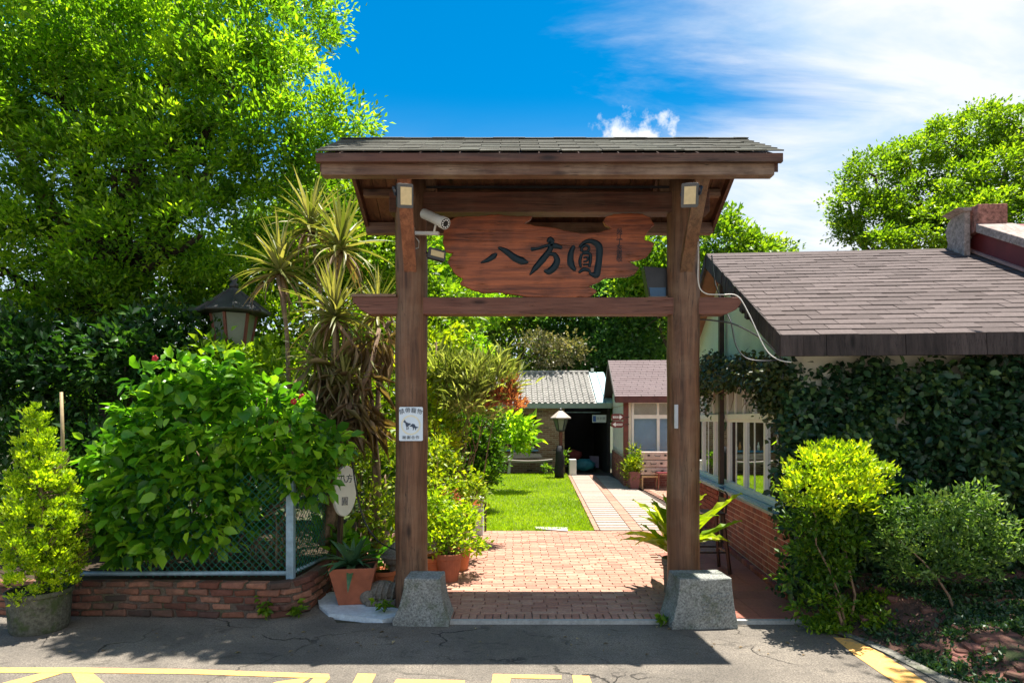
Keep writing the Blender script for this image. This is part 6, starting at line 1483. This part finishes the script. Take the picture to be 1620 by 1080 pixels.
# ------------------------------------------------------------------ far trees
gt = 'trees behind the outbuilding'
def ftree(label, lobpx, base, mat, leaf=.20, tb=.5, dens=22, per=24, cr=.42, tr=.18, fz=2.8, group=gt, limbs=7, name='tree', wr=.3):
    lobes = [(*P(a, b, c), r) for a, b, c, r in lobpx]
    return tree(name, label, 'tree', base, fz, lobes, mat, tr=tr, group=group, limbs=limbs, leaf=leaf, wr=wr, dens=dens*2.2, per=per, cr=cr*.8, shell=.5, tvar=.32, tb=tb, upb=.3)
ftree('spreading tree with visible forked limbs behind the left half of the tiled roof', [(740, 470, 27, 2.2), (800, 440, 28, 2.2), (700, 440, 27, 2.0), (770, 530, 26.5, 1.2), (840, 480, 28, 1.8), (700, 560, 25.5, 1.4), (830, 560, 26, 1.0)], (.2, 27, 0), lf_far, tr=.22, tb=.55, dens=13, fz=3.4)
ftree('darker dense tree behind the right half of the tiled roof', [(900, 500, 28, 2.0), (960, 490, 27.5, 2.2), (930, 430, 29, 2.2), (900, 570, 26.5, 1.1), (1010, 520, 27, 2.0), (960, 560, 26.5, 1.3), (1000, 440, 28, 1.6)], (3.8, 28, 0), m_leaf('leaf_far_dark', (.03, .09, .035), (.08, .19, .055), (.22, .38, .08), .45, tl=2.2), tb=.4, dens=30)
ftree('tall bright tree seen between the signboard and the right post', [(1020, 420, 25, 1.2), (1040, 390, 25, 1.0), (1060, 450, 25, 1.4), (1000, 470, 25, .8), (1100, 440, 24.5, 1.4), (1150, 390, 24, 1.2), (1150, 345, 24, .55), (1130, 350, 24, .55), (1190, 400, 24, .9), (1110, 500, 24, 1.3)], (7.2, 25, 0), lf_mid, tb=.6, tr=.2, dens=26)
ftree('low round tree crown showing just above the cafe ridge', [(1215, 400, 26, .55), (1240, 396, 26, .5), (1185, 400, 26.5, .7), (1230, 430, 26, .8), (1160, 430, 26, .9), (1210, 440, 26, .9)], (10.5, 26, 0), lf_far, tb=.65, fz=4.0)
ftree('tree with pale dry climbers above the tiled roof', [(870, 560, 25, .8), (900, 555, 25, .7), (850, 545, 25.2, .6)], (1.9, 25.2, 0), m_leaf('leaf_dry_climber', (.08, .09, .04), (.20, .19, .10), (.35, .30, .20), .3), leaf=.14, tb=.55, dens=30, tr=.1, fz=2)
ftree('bright leafy tree filling the gap under the signboard at left', [(700, 400, 22, 1.1), (720, 460, 22, .9), (680, 480, 21, 1.1), (760, 490, 22, .9), (700, 540, 20, 1.0), (740, 560, 20, .8), (640, 420, 21, 1.3), (820, 430, 24, .9), (880, 420, 24, .9)], (-2.2, 21, 0), lf_big, leaf=.17, tb=.6, cr=.3, dens=34, tr=.13)
ftree('hazy tree far behind at the left of the gate', [(560, 300, 26, 1.2), (600, 340, 26, 1.6), (520, 330, 26, 1.5), (640, 380, 26, 1.6), (560, 400, 26, 2.0), (470, 380, 26, 2.2)], (-6, 26, 0), lf_mid, tb=.65, fz=5)
rt = []
for q in [(1345, 330, 16, .62), (1385, 280, 16, .75), (1440, 250, 16, .6), (1500, 225, 16, .7), (1550, 205, 16, .7), (1610, 205, 16, .7), (1400, 345, 15.6, .75), (1450, 320, 15.5, .8), (1520, 290, 15.5, .7), (1590, 270, 15.5, .8), (1470, 370, 15, .8), (1540, 350, 15, .8), (1610, 340, 15, .9), (1345, 370, 15.8, .35), (1400, 390, 15, .6), (1680, 230, 16, 1.1), (1680, 330, 16, 1.1), (1760, 280, 16, 1.3)]:
    p = P(*q[:3]); rt.append((p.x, p.y, p.z, q[3]))
tree('rounded_tree', 'tall rounded bright green tree behind the roofs at far right', 'tree', (12.0, 16.3, 0), 4.4, rt, m_leaf('leaf_right', (.035, .09, .006), (.11, .20, .012), (.28, .40, .02), .45, tl=2.2), tr=.26, limbs=14, leaf=.095, wr=.28, dens=135, per=48, cr=.19, shell=.6, tvar=.3, tb=.55)
# trees to the left and right of the view, seen by the windows and throwing the shade at the right
tree('overhanging_tree', 'tree beside the road at right whose crown hangs above the view and shades the bank', 'tree', (8.6, 3.6, 0), 4.5, [(4.3, 5.2, 7.0, .6), (5.2, 5.1, 7.1, .65), (6.2, 5.0, 7.2, .75), (7.3, 5, 7.5, 1.0), (5.0, 4.7, 7.1, .6), (6.0, 4.4, 7.2, .7), (3.75, 5.25, 7.0, .35), (4.8, 5.6, 7.0, .35), (5.6, 5.6, 7.0, .35)], lf_dark, tr=.2, limbs=8, leaf=.13, wr=.27, dens=34, per=24, cr=.24, tb=.5)
tree('side_tree', 'leafy tree standing left of the lawn, half hidden by the hedge', 'tree', (-3.6, 14.5, 0), 2.2, [(-3.6, 14.5, 3.2, 1.3), (-2.9, 13.6, 2.4, 1.0), (-4.4, 15, 3, 1.2), (-2.6, 16, 2.3, 1.2), (-2.2, 18, 2.2, 1.1), (-3, 19, 2.8, 1.2), (-2.4, 15, 1.2, .9), (-2.2, 17.2, 1.0, .9), (-2.3, 12.3, 1.4, .8), (-2.0, 11, 1.2, .7), (-1.9, 11, 2.0, .6), (-1.5, 13.6, .9, .6)], lf_mid, tr=.12, limbs=9, leaf=.14, wr=.28, dens=90, per=24, cr=.24, tb=.55)

for i, (px_, Y_, h_, col) in enumerate(((-250, 19, 3.6, lf_far), (-60, 17, 3.4, lf_dark), (120, 18, 3.6, lf_mid), (270, 17, 3.0, lf_dark), (400, 18.5, 3.4, lf_far), (530, 19, 3.2, lf_mid))):
    x_ = (px_-810)/F*Y_; lobes = [(x_+random.uniform(-1.6, 1.6), Y_+random.uniform(-.8, .8), random.uniform(.8, h_), random.uniform(1.1, 1.5)) for _ in range(7)]
    tree('boundary_tree', ['dark boundary tree far left beyond the conifer', 'dense shaded boundary tree behind the huge tree trunk', 'green boundary tree left of the garden lantern', 'dark boundary tree directly behind the garden lantern', 'pale boundary tree behind the dracaena stems', 'boundary tree behind the left gate post'][i], 'tree', (x_, Y_, 0), 1.6, lobes, col, tr=.13, group='trees along the garden boundary', limbs=5, leaf=.2, wr=.3, dens=60, per=22, cr=.35, tb=.45)

for i, (px_, Y_, h_, col) in enumerate(((640, 31, 7.5, lf_mid), (800, 32, 8.0, lf_far), (930, 31.5, 7.5, lf_mid), (1070, 32, 8.5, lf_far))):
    x_ = (px_-810)/F*Y_; lobes = [(x_+random.uniform(-3, 3), Y_+random.uniform(-1, 1), random.uniform(2.5, h_), random.uniform(1.7, 2.2)) for _ in range(9)]
    tree('woodland_tree', ['bright woodland tree far behind the left gate post', 'woodland tree rising behind the middle of the tiled roof', 'bright woodland tree behind the dark doorway', 'woodland tree far behind the small pavilion'][i], 'tree', (x_, Y_, 0), 2.5, lobes, col, tr=.2, group='woodland trees farthest back', limbs=6, leaf=.24, wr=.3, dens=42, per=24, cr=.4, tb=.5)

shrub('fence_fill_shrub', 'small leafed green shrub growing behind the wire mesh by the fence post', (-2.35, 6.5, .28), L_((360, 820, 6.5, .26), (400, 800, 6.5, .24), (430, 840, 6.5, .2), (380, 870, 6.4, .2), (435, 880, 6.35, .16), (440, 790, 6.5, .2), (490, 820, 6.6, .18), (485, 870, 6.6, .14), (330, 860, 6.4, .22), (480, 770, 6.6, .16)), lf_mid, leaf=.055, wr=.25, dens=120, per=16, cr=.1, stems=12, tb=.4)

lobs_ = np.array([(random.uniform(-4, 3), random.uniform(4.8, 5.5), .006) for _ in range(70)]+[(random.uniform(-.5, 1.4), random.uniform(5.7, 9.5), .045) for _ in range(40)])
o = leaf_mesh('fallen_leaves', lobs_, np.stack([rng.normal(0, 1, 110), rng.normal(0, 1, 110), rng.uniform(0, .15, 110)], 1), .035*rng.uniform(.6, 1.5, 110), .25, lf_dry, rng.random(110), jit=.15)
o['label'] = 'scattered small dry leaves on the road and brick paving'; tag(o, kind='stuff')
